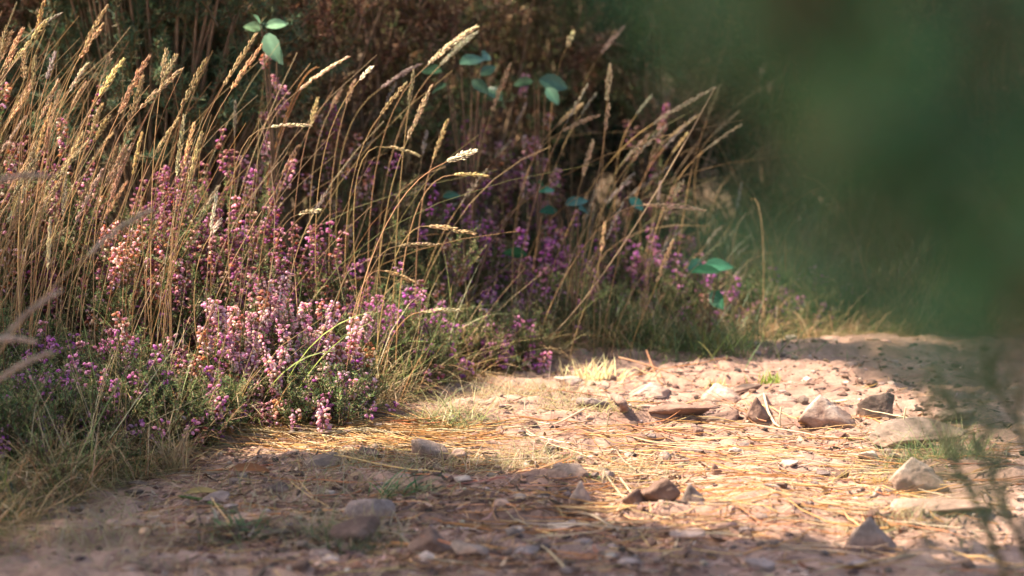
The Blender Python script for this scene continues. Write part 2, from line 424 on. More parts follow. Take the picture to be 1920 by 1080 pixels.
tubes(mb, lying(g[:, 0], g[:, 1], az, RNG.uniform(.05, .16, N), RNG.normal(0, .5, N), RNG.choice([0, 0, .003, .01], N)), RNG.uniform(.0006, .0009, N)[:, None] * np.array([[1.2, 1, 1, 1, .9, .7, .2]]), 3, pick(NEED, N))
# denser drift along the foot of the heather
N = 300; gp = np.array([G(random.uniform(480, 900), random.uniform(795, 848)) for _ in range(N)])
tubes(mb, lying(gp[:, 0], gp[:, 1], RNG.normal(-.25, .55, N) + np.where(RNG.random(N) < .5, math.pi, 0), RNG.uniform(.07, .17, N), RNG.normal(0, .3, N), RNG.choice([0, .003, .01], N)), RNG.uniform(.0007, .001, N)[:, None] * np.array([[1.2, 1, 1, 1, .9, .7, .2]]), 3, pick(NEED[:4], N))
kind(mk('needle_litter', mb.mesh('needle_litter', M_needle)), 'stuff', 'thin scattered pine needles and drift of needles on the dirt', 'needle litter')
# short bits of straw and bark crumbs
mb = MB(); N = 7000; g = litter_pos(N, [(250, 1900, 690, 1080, 1), (250, 1300, 850, 1080, 1.3)])
P = lying(g[:, 0], g[:, 1], RNG.normal(0, .9, N), RNG.uniform(.008, .04, N), RNG.normal(0, .7, N), RNG.choice([0, 0, .003, .006], N), 4)
ribbons(mb, P, RNG.uniform(.0012, .0032, N)[:, None] * np.array([[.7, 1, .9, .3]]), dirs(RNG.uniform(0, 6.28, N), RNG.uniform(-.7, .7, N)), pick(STRAW[:2] + [(.22, .12, .08), (.14, .09, .07), (.10, .06, .045), (.26, .16, .11), (.5, .36, .28)], N))
kind(mk('straw_litter', mb.mesh('straw_litter', M_straw)), 'stuff', 'broken bits of straw and bark spread on the path', 'litter')

mb = MB(); N = 2600; g = litter_pos(N, [(250, 1900, 690, 1080, 1), (350, 1300, 850, 1080, 1.6)])
P = lying(g[:, 0], g[:, 1], RNG.uniform(0, 6.28, N), RNG.gamma(3, .0035, N) + .004, RNG.normal(0, .8, N), RNG.choice([0, .002, .004, .007], N), 4); P[..., 2] += .0015
ribbons(mb, P, RNG.uniform(.002, .0075, N)[:, None] * np.array([[.5, 1, .85, .3]]), dirs(RNG.uniform(0, 6.28, N), RNG.uniform(-.6, .6, N)), pick([(.10, .06, .045), (.16, .09, .06), (.07, .045, .035), (.26, .16, .10), (.36, .25, .17), (.20, .10, .06)], N))
kind(mk('bark_litter', mb.mesh('bark_litter', M_dead0)), 'stuff', 'flakes of bark and broken dead leaves on the path', 'litter')

# ================================================================== TALL GRASS STALKS
reseed(43)
def herm(p0, t0, p1, t1, K):
    t = np.linspace(0, 1, K)[:, None]
    return (2*t**3-3*t**2+1)*p0 + (t**3-2*t**2+t)*t0 + (-2*t**3+3*t**2)*p1 + (t**3-t**2)*t1
def head_mesh(axis_pts, wid, n, col, loose=0.0):
    """a narrow panicle: overlapping pointed spikelets hugging a bent axis"""
    K = len(axis_pts); t = RNG.uniform(0, 1, n) ** .9; ii = np.minimum((t * (K - 1)).astype(int), K - 2); fr = (t * (K - 1) - ii)[:, None]
    C = axis_pts[ii] * (1 - fr) + axis_pts[ii + 1] * fr; T = nrm(axis_pts[ii + 1] - axis_pts[ii])
    rnd = nrm(np.cross(T, RNG.normal(0, 1, (n, 3))))
    prof = np.sin(np.clip(t * .88 + .1, 0, 1) * math.pi) ** .6
    lob = 1 + .18 * np.sin(t * 40 + RNG.uniform(0, 6))
    off = rnd * (wid * .43 * prof * lob * RNG.uniform(.3, 1, n))[:, None]
    D = nrm(T + rnd * (RNG.uniform(.12, .34, n) + loose)[:, None])
    ln = RNG.uniform(.0045, .0075, n)
    P = (C + off)[:, None] + D[:, None] * (np.array([0, .4, 1])[None, :, None] * ln[:, None, None])
    mb = MB(); tubes(mb, P, np.array([[.25, 1, .1]]) * RNG.uniform(.0008, .0013, n)[:, None], 4, jit(col, n, .22, .05))
    tubes(mb, axis_pts[None], np.linspace(.0007, .0003, K)[None], 4, np.array(col) * .8)
    return mb
def stalk(tip, hb, rx, Y, label, wid=.008, col=(.52, .36, .18), loose=0., group='tall flowering grass stalks over the heather', n=85, leaf=False, dy=0, sag=0.0):
    pt = at(tip[0], tip[1], Y + dy); ph = at(hb[0], hb[1], Y + dy * .7)
    x0 = at(rx, 700, Y)[0]; rt = np.array([x0, Y, float(Hf(x0, Y)) - .01])
    dh = pt - ph; u = dh / np.linalg.norm(dh); D = np.linalg.norm(ph - rt)
    base = np.array([(ph - rt)[0] * .25, 0, 1.0]); base /= np.linalg.norm(base)
    t1 = u * D * .9 if u[2] > .2 else u * D * .7
    S = herm(rt, base * D * .9, ph, t1, 16) - rt
    o = root('grass_stalk', label, 'grass stalk', tuple(rt), group)
    mb = MB(); c0 = jit((.48, .31, .15), 1, .15)[0]; c1 = jit((.46, .31, .15), 1, .1)[0]
    cc = (np.linspace(0, 1, 16)[:, None] * c1 + (1 - np.linspace(0, 1, 16)[:, None]) * c0)[None]
    tubes(mb, S[None], np.linspace(.0009, .0005, 16)[None], 4, cc)
    mk('stem', mb.mesh('stem', M_straw), o)
    K = 9; t = np.linspace(0, 1, K)[:, None]; Lh = np.linalg.norm(dh)
    bend = np.array([0.15, 0, -1.0]) * Lh * (.05 + sag)
    ax = (ph - rt) + dh * t + bend * (t * t - t) * -1 * -1
    mk('seed_head', head_mesh(ax, wid, n, jit(col, 1, .12)[0], loose).mesh('seed_head', M_straw), o)
    return o
GOLD = (.62, .46, .25); PALE = (.66, .54, .37); RUST = (.46, .34, .20); GREY = (.40, .33, .26)
ST = [  # tip, head base, root x, distance, label, colour, width, sag
 ((82,5),(68,62),40,4.15,'tallest straw stalk at the upper left corner with pointed head',GOLD,.008,0),
 ((112,27),(60,60),30,4.2,'stalk with a thin drooping head bent right at upper left corner',GREY,.005,.1),
 ((200,12),(158,88),60,4.2,'tall stalk with slim bright head reaching almost to the top edge',GOLD,.007,0),
 ((192,48),(150,108),70,4.2,'stalk whose head crosses just below the slim bright one',GOLD,.009,0),
 ((163,120),(130,172),60,4.12,'pale cream head alone below the two tallest crossing heads',PALE,.007,0),
 ((12,52),(0,100),-50,4.15,'stalk cut by the left edge, highest there',GOLD,.009,0),
 ((22,62),(2,112),-40,4.2,'second stalk at the left edge, leaning right',GOLD,.009,0),
 ((42,56),(8,130),-30,4.15,'stout leaning head near the left edge',GOLD,.010,0),
 ((88,38),(22,122),-10,4.12,'long leaning head that crosses the corner stalk',GOLD,.009,0),
 ((46,94),(44,150),20,4.1,'upright stubby head near the left edge',GOLD,.010,0),
 ((66,107),(62,165),30,4.12,'upright narrow head right beside the stubby head',GOLD,.008,0),
 ((103,100),(88,148),40,4.2,'dull grey head against the gorse at left',GREY,.007,0),
 ((210,98),(190,150),110,4.15,'dull upright head left of a leaning gold head',RUST,.008,0),
 ((231,112),(185,180),90,4.1,'leaning gold head below the gorse, rather thick',GOLD,.010,0),
 ((278,108),(222,215),120,4.12,'long thick golden head left of the gorse centre',GOLD,.013,0),
 ((268,145),(238,250),130,4.15,'second thick head tangled behind the long golden head',RUST,.013,0),
 ((312,94),(303,150),285,4.12,'straight upright head before the gorse',GOLD,.008,0),
 ((330,104),(308,146),290,4.16,'short head splitting right from the straight upright one',GOLD,.008,0),
 ((339,131),(262,205),180,4.1,'slanting head that crosses both upright gorse heads',GOLD,.009,0),
 ((386,112),(340,202),270,4.1,'clean golden head leaning right in front of the gorse',GOLD,.010,0),
 ((480,65),(420,160),300,4.15,'upper of the two parallel heads right of the gorse',GOLD,.009,0),
 ((490,86),(434,168),305,4.12,'lower of the two parallel heads right of the gorse',GOLD,.009,0),
 ((345,220),(331,330),320,4.08,'narrow cream head over the purple heather',PALE,.008,0),
 ((364,234),(342,320),325,4.1,'slightly curved head right of the narrow cream head',GOLD,.008,0),
 ((333,224),(291,290),230,4.12,'slanting head left of the narrow cream head',GOLD,.008,0),
 ((378,252),(352,350),300,4.05,'long ragged head just over the pink heather tops',GOLD,.009,0),
 ((248,272),(205,345),150,4.1,'head leaning right beside dark purple heather',RUST,.008,0),
 ((235,275),(196,350),130,4.12,'head leaning right, twin of its neighbour by purple heather',RUST,.008,0),
 ((441,193),(440,255),450,4.5,'thin grey upright head behind the parallel pair',GREY,.006,0),
 ((650,108),(562,168),480,4.35,'pale arched head over the dark middle background',PALE,.006,.05),
 ((893,50),(802,122),690,4.55,'big bright arching head at the middle top',PALE,.012,.08),
 ((893,62),(826,122),700,4.75,'blurred brown twin just behind the big bright arching head',GREY,.012,.08),
 ((891,283),(838,303),640,4.05,'white drooping head of loose spikelets pointing right',(.75,.66,.52),.011,-.05),
 ((696,126),(674,150),600,4.3,'small loose white oat-like head in the middle',(.75,.66,.52),.007,0),
 ((760,158),(714,215),650,4.4,'slanting head left of the upright rust head',RUST,.009,0),
 ((808,163),(764,262),700,4.4,'curved golden head right of the upright rust head',GOLD,.010,-.04),
 ((776,134),(766,205),735,4.5,'upright rust head below the big bright head',RUST,.008,0),
 ((788,120),(714,166),640,4.7,'blurred curved grey head behind the upright rust head',GREY,.008,.05),
 ((956,122),(922,210),880,4.9,'blurred golden head in front of the bramble leaves',GOLD,.012,0),
 ((1144,122),(1138,190),1120,5.0,'blurred upright head alone at the middle right',PALE,.013,0),
 ((838,228),(812,300),780,4.5,'golden head above the white drooping head',GOLD,.009,0),
 ((596,186),(580,240),545,4.35,'small head leaning over the dark centre left',GOLD,.007,0),
 ((1092,195),(1045,235),960,5.0,'blurred slanting head by the pale purple blossoms',GOLD,.011,0),
 ((1121,217),(1055,246),960,4.9,'blurred bent head drooping right near the middle',PALE,.010,.05),
 ((1340,165),(1225,232),1010,5.0,'long blurred head reaching into the green veil',GREY,.010,0),
 ((1248,236),(1190,296),1080,4.85,'blurred head with a white tip at right middle',PALE,.008,0),
 ((1216,252),(1185,305),1090,4.9,'rust head just left of the white-tipped one',RUST,.009,0),
 ((1112,265),(1092,332),1060,4.9,'blurred golden head behind mauve blossoms',GOLD,.012,0),
 ((1320,395),(1205,385),1000,4.75,'straw head lying level into the green veil',PALE,.009,.08),
 ((1262,452),(1232,530),1180,4.8,'lone golden head before the dark right undergrowth',GOLD,.010,0),
 ((912,330),(850,328),740,4.35,'arched stalk with level head in mid picture',GOLD,.006,.1),
 ((785,292),(725,276),680,4.35,'hooped stalk bent over like a bow',GOLD,.006,.2),
 ((887,438),(805,424),700,4.25,'level head pointing right over dark green ground',GOLD,.008,.05),
 ((820,458),(745,462),660,4.2,'lower level head pointing right over dark green ground',GOLD,.007,.04),
 ((780,530),(720,508),640,4.2,'dipping head above the small round blossoms',GOLD,.007,.03),
 ((860,582),(785,586),700,4.3,'pale head lying level over the green heather clump',PALE,.008,.05),
 ((558,275),(530,328),480,4.2,'short head leaning right of the purple spires',GOLD,.007,0),
 ((580,236),(508,238),440,4.25,'thin level head bent right over brown scrub',PALE,.006,.08),
 ((612,362),(588,402),520,4.15,'small bleached head left of the green grass',GREY,.006,0),
 ((406,362),(396,430),392,4.02,'upright bleached head before the pink heather',PALE,.007,0),
 ((415,412),(394,442),388,4.02,'small forked head before the pink heather',PALE,.007,0),
 ((600,395),(560,402),500,4.15,'short level head over the heather shoulder',PALE,.006,.05),
 ((640,170),(620,205),590,4.6,'small blurred head over rust coloured scrub',RUST,.008,0),
 ((665,150),(650,195),620,4.6,'rust head standing in the shaded scrub',RUST,.008,0),
 ((1170,50),(1128,100),1080,5.4,'feathery blurred plume high in the middle right',GREY,.012,0),
 ((1075,60),(1062,88),1040,5.2,'tiny bright blurred head near the top',PALE,.011,0),
 ((1280,340),(1262,372),1200,4.9,'fluffy blurred plume at the border of the green veil',PALE,.012,0),
]
for s in ST:
    stalk(s[0], s[1], s[2], s[3], s[4], wid=s[6], col=s[5], sag=s[7], loose=.25 if math.hypot(s[0][0] - s[1][0], s[0][1] - s[1][1]) < 58 else 0, n=int((60 + 6000 * s[6]) * min(1.4, math.hypot(s[0][0] - s[1][0], s[0][1] - s[1][1]) / 80)), dy=random.uniform(-.08, .08))
reseed(89)
# the crowd of stalks of the golden stand
for k in range(54):
    u = random.random()
    tx = random.uniform(-60, 240) if u < .85 else random.uniform(230, 640)
    ty = random.uniform(120, 430) if tx < 230 else random.uniform(220, 420)
    hl = random.uniform(45, 100); sl_ = random.uniform(-.15, .95) if k % 4 == 0 else random.uniform(.15, .75)
    Yd = random.uniform(4.0, 4.45)
    stalk((tx, ty), (tx - hl * sl_, ty + hl), tx - hl * sl_ - random.uniform(20, 130), Yd,
          'straw grass stalk in the crowded golden stand on the left of the verge', wid=random.uniform(.006, .010),
          col=random.choice([GOLD, GOLD, RUST, PALE]), group='crowded golden grass stalks', n=120, dy=random.uniform(-.05, .1))
for k in range(50):
    tx = random.uniform(640, 1420); ty = random.uniform(150, 470); hl = random.uniform(30, 70); sl_ = random.uniform(.1, 1.5)
    Yd = random.uniform(4.7, 5.5)
    stalk((tx, ty), (tx - hl * sl_, ty + hl), tx - hl * sl_ - random.uniform(0, 120), Yd,
          'blurred straw grass stalk in the loose growth behind the path bend', wid=random.uniform(.006, .010),
          col=random.choice([GREY, RUST, GOLD, GREY]), group='blurred grass stalks behind the bend', n=45, dy=random.uniform(-.05, .1))
reseed(80)
# near, strongly blurred stalks on the left and right
for tp, hb, rx, Yd, lb, cl, w in [
    ((110,548),(0,640),-300,2.75,'pale out-of-focus head sweeping up from the left edge',GREY,.006),
    ((60,640),(-60,645),-400,2.7,'out-of-focus head lying level at the left edge',GREY,.006),
    ((282,395),(165,480),-160,2.9,'faint out-of-focus head over the golden stems',GREY,.006),
    ((90,330),(-20,345),-260,2.6,'out-of-focus level smear of straw near the left edge',GREY,.006),
    ((95,662),(-10,720),-200,2.7,'lowest out-of-focus head at the left edge',GREY,.006),
    ((1560,130),(1770,262),1960,2.2,'big arching out-of-focus head inside the green veil',(.30,.23,.16),.026),
    ((1700,330),(1880,400),2100,2.1,'second arching out-of-focus head inside the green veil',(.28,.22,.15),.026),
    ((1885,560),(1915,760),1990,2.2,'upright out-of-focus head at the right edge',(.30,.23,.16),.024)]:
    pt = at(*tp, Yd); ph = at(*hb, Yd); g0 = at(rx, 1700, Yd); g0[2] = float(Hf(g0[0], Yd))
    o = root('grass_stalk', lb, 'grass stalk', tuple(g0), 'out-of-focus stalks close to the camera')
    D = np.linalg.norm(ph - g0); u = (pt - ph) / np.linalg.norm(pt - ph)
    S = herm(g0, np.array([0, 0, 1.]) * D, ph, u * D * .7, 16) - g0
    mb = MB(); tubes(mb, S[None], np.linspace(.0015, .0008, 16)[None], 4, np.array((.42, .3, .17))); mk('stem', mb.mesh('stem', M_straw), o)
    t = np.linspace(0, 1, 9)[:, None]; ax = (ph - g0) + (pt - ph) * t + np.array([0, 0, 1.]) * np.linalg.norm(pt - ph) * .12 * (t - t * t) * 2
    mk('seed_head', head_mesh(ax, w, 170, cl).mesh('seed_head', M_straw), o)

reseed(81)
# golden stems without heads and low dry grass: one mass
def verge_pts(n, x0, x1, y0, y1, over=0.0, fn=None):
    out = []
    while len(out) < n:
        x = RNG.uniform(x0, x1, n); y = RNG.uniform(y0, y1, n); ok = y > edge(x) - over
        if fn is not None: ok &= fn(x, y)
        out += list(np.stack([x[ok], y[ok]], -1))
    out = np.array(out[:n]); return np.column_stack([out, Hf(out[:, 0], out[:, 1]) - .003])
mb = MB(); N = 280
B = verge_pts(N, -1.15, -.35, 3.85, 4.7, fn=lambda x, y: RNG.random(len(x)) < np.clip(1.25 - (x + 1.15) / .75, .12, 1))
hd = RNG.uniform(.25, .55, N)
T1 = B + np.stack([hd * RNG.normal(.28, .16, N), RNG.normal(0, .06, N), hd], -1)
ctrl = B + np.stack([hd * RNG.normal(.05, .08, N), RNG.normal(0, .03, N), hd * .55], -1)
tt = np.linspace(0, 1, 8)[None, :, None]; P = (1 - tt) ** 2 * B[:, None] + 2 * tt * (1 - tt) * ctrl[:, None] + tt ** 2 * T1[:, None]
tubes(mb, P, RNG.uniform(.0005, .0009, N)[:, None] * np.linspace(1, .5, 8)[None], 3, pick(STRAW, N))
N = 190; B = verge_pts(N, -.5, 1.0, 4.15, 5.7); hd = RNG.uniform(.15, .5, N)
T1 = B + np.stack([hd * RNG.normal(.3, .45, N), RNG.normal(0, .1, N), hd * RNG.uniform(.5, 1, N)], -1)
ctrl = B + np.stack([hd * RNG.normal(.0, .12, N), RNG.normal(0, .03, N), hd * .7], -1)
P = (1 - tt) ** 2 * B[:, None] + 2 * tt * (1 - tt) * ctrl[:, None] + tt ** 2 * T1[:, None]
tubes(mb, P, RNG.uniform(.0007, .0012, N)[:, None] * np.linspace(1, .4, 8)[None], 3, pick(STRAW[:2] + [(.33, .22, .13), (.28, .26, .10)], N))
kind(mk('dry_stems', mb.mesh('dry_stems', M_straw)), 'stuff', 'thin dry grass stems crowded over the verge', 'dry grass')

reseed(82)
# matted dry grass at the front of the verge, bending towards the path
mb = MB(); N = 15000
B = verge_pts(N, -1.3, 1.1, 2.9, 5.5, over=.03, fn=lambda x, y: RNG.random(len(x)) < np.exp(-np.maximum(y - edge(x), 0) / .28) + .10)
az = RNG.normal(-.9, 1.1, N); Ln = RNG.uniform(.04, .15, N)
blades(mb, B, az, Ln, RNG.uniform(.2, 1.35, N), RNG.uniform(.3, 2.0, N), RNG.uniform(.0010, .0022, N), pick(STRAW + [(.20, .22, .07), (.30, .27, .10)], N, [.24, .2, .2, .1, .13, .13]), ground=True)
kind(mk('matted_grass', mb.mesh('matted_grass', M_straw)), 'stuff', 'matted low dry grass spilling from the verge on to the path', 'dry grass')
mb = MB(); N = 13000
B = verge_pts(N, -1.3, 1.4, 3.0, 6.2, over=.0, fn=lambda x, y: vn(x, y, 4, 31) + RNG.uniform(-.7, .7, len(x)) > -.15)
blades(mb, B, RNG.uniform(0, 6.28, N), RNG.uniform(.03, .17, N) * np.where(B[:, 1] < 4.3, .6, 1), RNG.uniform(.4, 1.5, N), RNG.uniform(.1, 1.4, N), RNG.uniform(.0012, .0024, N), pick(GREEN, N))
kind(mk('green_grass', mb.mesh('green_grass', M_green)), 'stuff', 'short green grass growing between the heather plants', 'grass')
mb = MB(); N = 1500
B = verge_pts(N, -1.2, .35, 3.5, 5.0, over=.0, fn=lambda x, y: y < edge(x) + .32)
az = RNG.uniform(0, 6.28, N)
blades(mb, B, az, RNG.gamma(3, .04, N) + .03, RNG.uniform(.3, 1.5, N), RNG.uniform(-.1, 1.6, N), RNG.uniform(.0008, .0015, N), pick(STRAW[:3] + [(.30, .33, .12), (.20, .26, .09), (.6, .5, .3)], N), ground=True)
kind(mk('long_grass', mb.mesh('long_grass', M_straw)), 'stuff', 'long thin straw and olive blades crossing in front of the heather', 'grass')
reseed(83)
# fringe of fine pale grass on the path itself
def fringe(name, spots, label, cols, mat, ln=(.02, .06), w=(.0007, .0014)):
    mb = MB()
    for px, py, rx, ry, n in spots:
        P2 = np.array([G(px + random.gauss(0, rx), py + random.gauss(0, ry)) for _ in range(n)])
        blades(mb, P2 - np.array([0, 0, .002]), RNG.uniform(0, 6.28, n), RNG.uniform(ln[0], ln[1], n), RNG.uniform(.2, 1.3, n), RNG.uniform(.2, 1.6, n), RNG.uniform(w[0], w[1], n), pick(cols, n), ground=True)
    return kind(mk(name, mb.mesh(name, mat)), 'stuff', label, 'grass')
fringe('fine_grass', [(700, 880, 70, 12, 650), (980, 868, 60, 9, 520), (870, 880, 60, 8, 260), (1180, 890, 40, 8, 250), (640, 1000, 70, 12, 500), (960, 740, 60, 8, 700), (1080, 765, 50, 6, 350), (560, 930, 120, 25, 500), (150, 1000, 130, 40, 1600), (1680, 990, 50, 10, 300), (850, 780, 50, 12, 400)],
       'fine bleached grass creeping over the dirt', [(.36, .27, .15), (.32, .25, .13), (.24, .22, .10), (.44, .35, .24)], M_straw)
# turf at the lower left corner, close and soft
mb = MB(); N = 9000; B = verge_pts(N, -1.15, -.42, 2.75, 3.95, over=.05)
blades(mb, B, RNG.uniform(0, 6.28, N), RNG.uniform(.03, .08, N), RNG.uniform(.3, 1.4, N), RNG.uniform(.3, 1.7, N), RNG.uniform(.001, .002, N), pick([(.22, .20, .08), (.12, .15, .05), (.34, .26, .12), (.3, .2, .1)], N), ground=True)
kind(mk('turf', mb.mesh('turf', M_straw)), 'stuff', 'short olive and straw turf in the near left corner', 'turf')

reseed(84)
# countable tufts on and beside the path
def tuft(px, py, n, ln, spread, cols, label, w=.0018, mat=M_green, lean=(.4, 1.4), azc=None, azs=9, name='grass_tuft', droop=(.2, 1.2)):
    g = G(px, py); o = root(name, label, 'grass tuft', tuple(g), 'separate grass tufts'); mb = MB()
    B = np.column_stack([RNG.normal(0, spread, n), RNG.normal(0, spread * .6, n), np.zeros(n)])
    B[:, 2] = Hf(B[:, 0] + g[0], B[:, 1] + g[1]) - g[2] - .003
    az = RNG.uniform(0, 6.28, n) if azc is None else RNG.normal(azc, azs, n)
    blades(mb, B, az, RNG.uniform(ln * .5, ln, n), RNG.uniform(*lean, n), RNG.uniform(*droop, n), RNG.uniform(w * .6, w, n), pick(cols, n))
    mk('blades', mb.mesh('blades', mat), o)['kind'] = 'stuff'; return o
EM = [(.03, .16, .05), (.05, .20, .06), (.08, .22, .05), (.40, .33, .17)]
tuft(740, 935, 150, .075, .028, EM, 'bright green grass sprig over the pale lilac flat stone', .0022, azc=0, azs=1.2, lean=(.1, 1.0))
tuft(1108, 897, 90, .018, .008, EM, 'tiny bright green moss-like sprig behind the pointed stone', .0025)
tuft(1770, 868, 420, .10, .045, [(.25, .28, .09), (.35, .33, .14), (.45, .38, .2), (.14, .22, .07)], 'loose green and straw tuft between boulder and white-faced stone', .0016, lean=(.1, 1.3))
tuft(1740, 812, 160, .05, .03, [(.25, .28, .09), (.35, .33, .14)], 'small pale tuft on top of the half-buried boulder', .0014)
tuft(845, 800, 150, .11, .03, [(.16, .20, .07), (.38, .32, .15), (.28, .28, .11)], 'sprawling grey green tuft at the foot of the verge', .0018, lean=(.2, 1.1))
tuft(1120, 716, 110, .06, .032, [(.68, .56, .32), (.6, .48, .26)], 'sunlit fan of cream straw at the back of the path', .0034, mat=M_straw, lean=(.35, 1.4), droop=(.0, .6))
tuft(1130, 772, 90, .045, .03, [(.5, .45, .16), (.42, .4, .14)], 'yellowish low tuft behind the dark root', .0014, lean=(.2, 1))
tuft(1445, 722, 50, .034, .012, [(.25, .38, .06), (.35, .42, .08)], 'small lime green sprigs on the far edge of the path', .003, lean=(.9, 1.5), droop=(0, .4))
tuft(1350, 722, 30, .034, .01, [(.45, .42, .1), (.5, .3, .1)], 'tiny yellow sprig left of the lime green sprigs', .003, lean=(.9, 1.5), droop=(0, .4))
tuft(330, 890, 60, .10, .012, [(.50, .38, .2), (.44, .34, .18)], 'bleached tuft of curling straws at lower left of the verge', .003, mat=M_straw, lean=(.9, 1.5), droop=(.0, 1.0))
tuft(1640, 910, 120, .03, .02, [(.5, .42, .12), (.45, .35, .1)], 'yellow moss and straw beside the foot of the white-faced stone', .0012, mat=M_straw)
tuft(450, 1000, 120, .06, .02, [(.06, .13, .05), (.1, .17, .06)], 'blurred dark green tuft near the lower left lumps', .0024, lean=(.1, 1.1))
tuft(660, 1025, 260, .04, .035, [(.06, .10, .04), (.12, .14, .05)], 'mossy green pad over the broad brown hump', .002, lean=(.3, 1.2))
tuft(620, 1008, 200, .03, .04, [(.22, .27, .1), (.18, .22, .09)], 'pale green pad beside the broad brown hump', .002)
tuft(1200, 650, 900, .16, .09, [(.05, .10, .03), (.08, .13, .04), (.28, .25, .1)], 'soft green clump at the far bend of the path', .0022, lean=(.3, 1.3))
tuft(1330, 660, 500, .12, .08, [(.10, .15, .04), (.2, .2, .07)], 'second soft green clump at the far bend of the path', .0022, lean=(.3, 1.3))
tuft(690, 700, 260, .17, .05, [(.10, .15, .06), (.14, .17, .08), (.3, .28, .14)], 'grey green tuft between the two sunlit heather clumps', .0022, lean=(.5, 1.4))
for q, (px, py, az, Ln) in enumerate([(560, 640, .25, .22), (585, 680, .5, .2), (430, 640, 1.9, .13), (520, 690, .05, .17)]):
    d = 4.05; p0 = at(px - 60, py + 60, d); gz = np.array([p0[0], d, float(Hf(p0[0], d))])
    o = root('long_leaf', ['long yellow green blade crossing the top of the pink heather', 'arched green blade right of the pink heather', 'upright green blade behind the pink heather', 'thin green blade low in front of the pink heather'][q], 'grass leaf', tuple(gz), 'single green blades at the pink heather')
    up = at(px, py - 30, d - .1) - gz; en = up + np.array([math.cos(az), -.1, math.sin(az) * .8]) * Ln * .55
    t = np.linspace(0, 1, 9)[:, None]; P = (1 - t) ** 2 * 0 + 2 * t * (1 - t) * up + t * t * en
    mb = MB(); ribbons(mb, P[None], (np.sin(np.linspace(.35, 3.05, 9)) * .0034)[None], np.array([[.25, .4, .88]]), np.array((.26, .33, .07)))
    mk('blade', mb.mesh('blade', M_green), o)

# ================================================================== HEATHER
reseed(44)
PUR = [(.36, .10, .25), (.44, .15, .30), (.28, .075, .18)]
PNK = [(.86, .45, .56), (.88, .58, .62), (.80, .34, .50)]
ORG = [(.52, .22, .10), (.60, .32, .18), (.42, .16, .09)]
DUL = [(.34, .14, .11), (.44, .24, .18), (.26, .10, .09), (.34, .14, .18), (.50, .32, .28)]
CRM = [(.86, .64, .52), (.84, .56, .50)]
def spike_mesh(h, fl, cols, p, nb, wide=.012, leaves=True):
    """flowering heather shoot of height h with bells along the top length fl"""
    mb = MB(); K = 8; t = np.linspace(0, 1, K)
    bx, by = RNG.normal(0, .06, 2); S = np.stack([bx * h * t ** 2, by * h * t ** 2, h * t], -1)
    tubes(mb, S[None], np.linspace(.0011, .0005, K)[None], 3, np.array((.22, .12, .06)), 1)
    nw = max(3, int(nb / 5)); zt = 1 - fl / h * np.repeat(np.linspace(0.0, 1, nw), 5)[:nb] ; zt = np.clip(zt + RNG.normal(0, .006, len(zt)), .05, 1)
    nb = len(zt); C = np.stack([bx * h * zt ** 2, by * h * zt ** 2, h * zt], -1)
    az = RNG.uniform(0, 6.28, nb); rr = wide * (.35 + .65 * np.sin(np.clip((1 - zt) * h / fl, .08, .95) * 2.6 + .25)) * RNG.uniform(.6, 1.1, nb)
    el = RNG.uniform(-.9, .5, nb) ; D = dirs(az, el); st = C + dirs(az, np.full(nb, .3)) * (rr * .45)[:, None]
    ln = RNG.uniform(.0055, .0078, nb)
    P = st[:, None] + D[:, None] * (np.array([0, .22, .6, .9, 1.0])[None, :, None] * ln[:, None, None])
    RR = RNG.uniform(.0019, .0026, nb)[:, None] * np.array([[.25, .9, 1.0, .62, .35]])
    c = pick(cols, nb, p, .14); cc = np.repeat(c[:, None], 5, 1) * np.array([.8, .95, 1.0, 1.12, 1.2])[None, :, None]
    tubes(mb, P, RR, 5, cc, 0)
    tubes(mb, np.stack([C, st], 1), .0004, 3, np.array((.3, .15, .1)), 1)
    if leaves:
        n = int(h / .0014); zz = RNG.uniform(.08, 1 - fl / h * .35, n); az = RNG.uniform(0, 6.28, n)
        C = np.stack([bx * h * zz ** 2, by * h * zz ** 2, h * zz], -1); D = dirs(az, RNG.uniform(.1, 1.0, n)); l2 = RNG.uniform(.004, .008, n)
        ribbons(mb, C[:, None] + D[:, None] * (np.array([0, .5, 1])[None, :, None] * l2[:, None, None]), np.array([[.5, 1, .2]]) * .0013, nrm(np.cross(D, np.array([0, 0, 1.]) + RNG.normal(0, .4, (n, 3)))), pick([(.14, .22, .08), (.10, .17, .06), (.24, .25, .10)], n), 1)
    return mb.mesh('flower_spike', [M_petal, M_leaf])
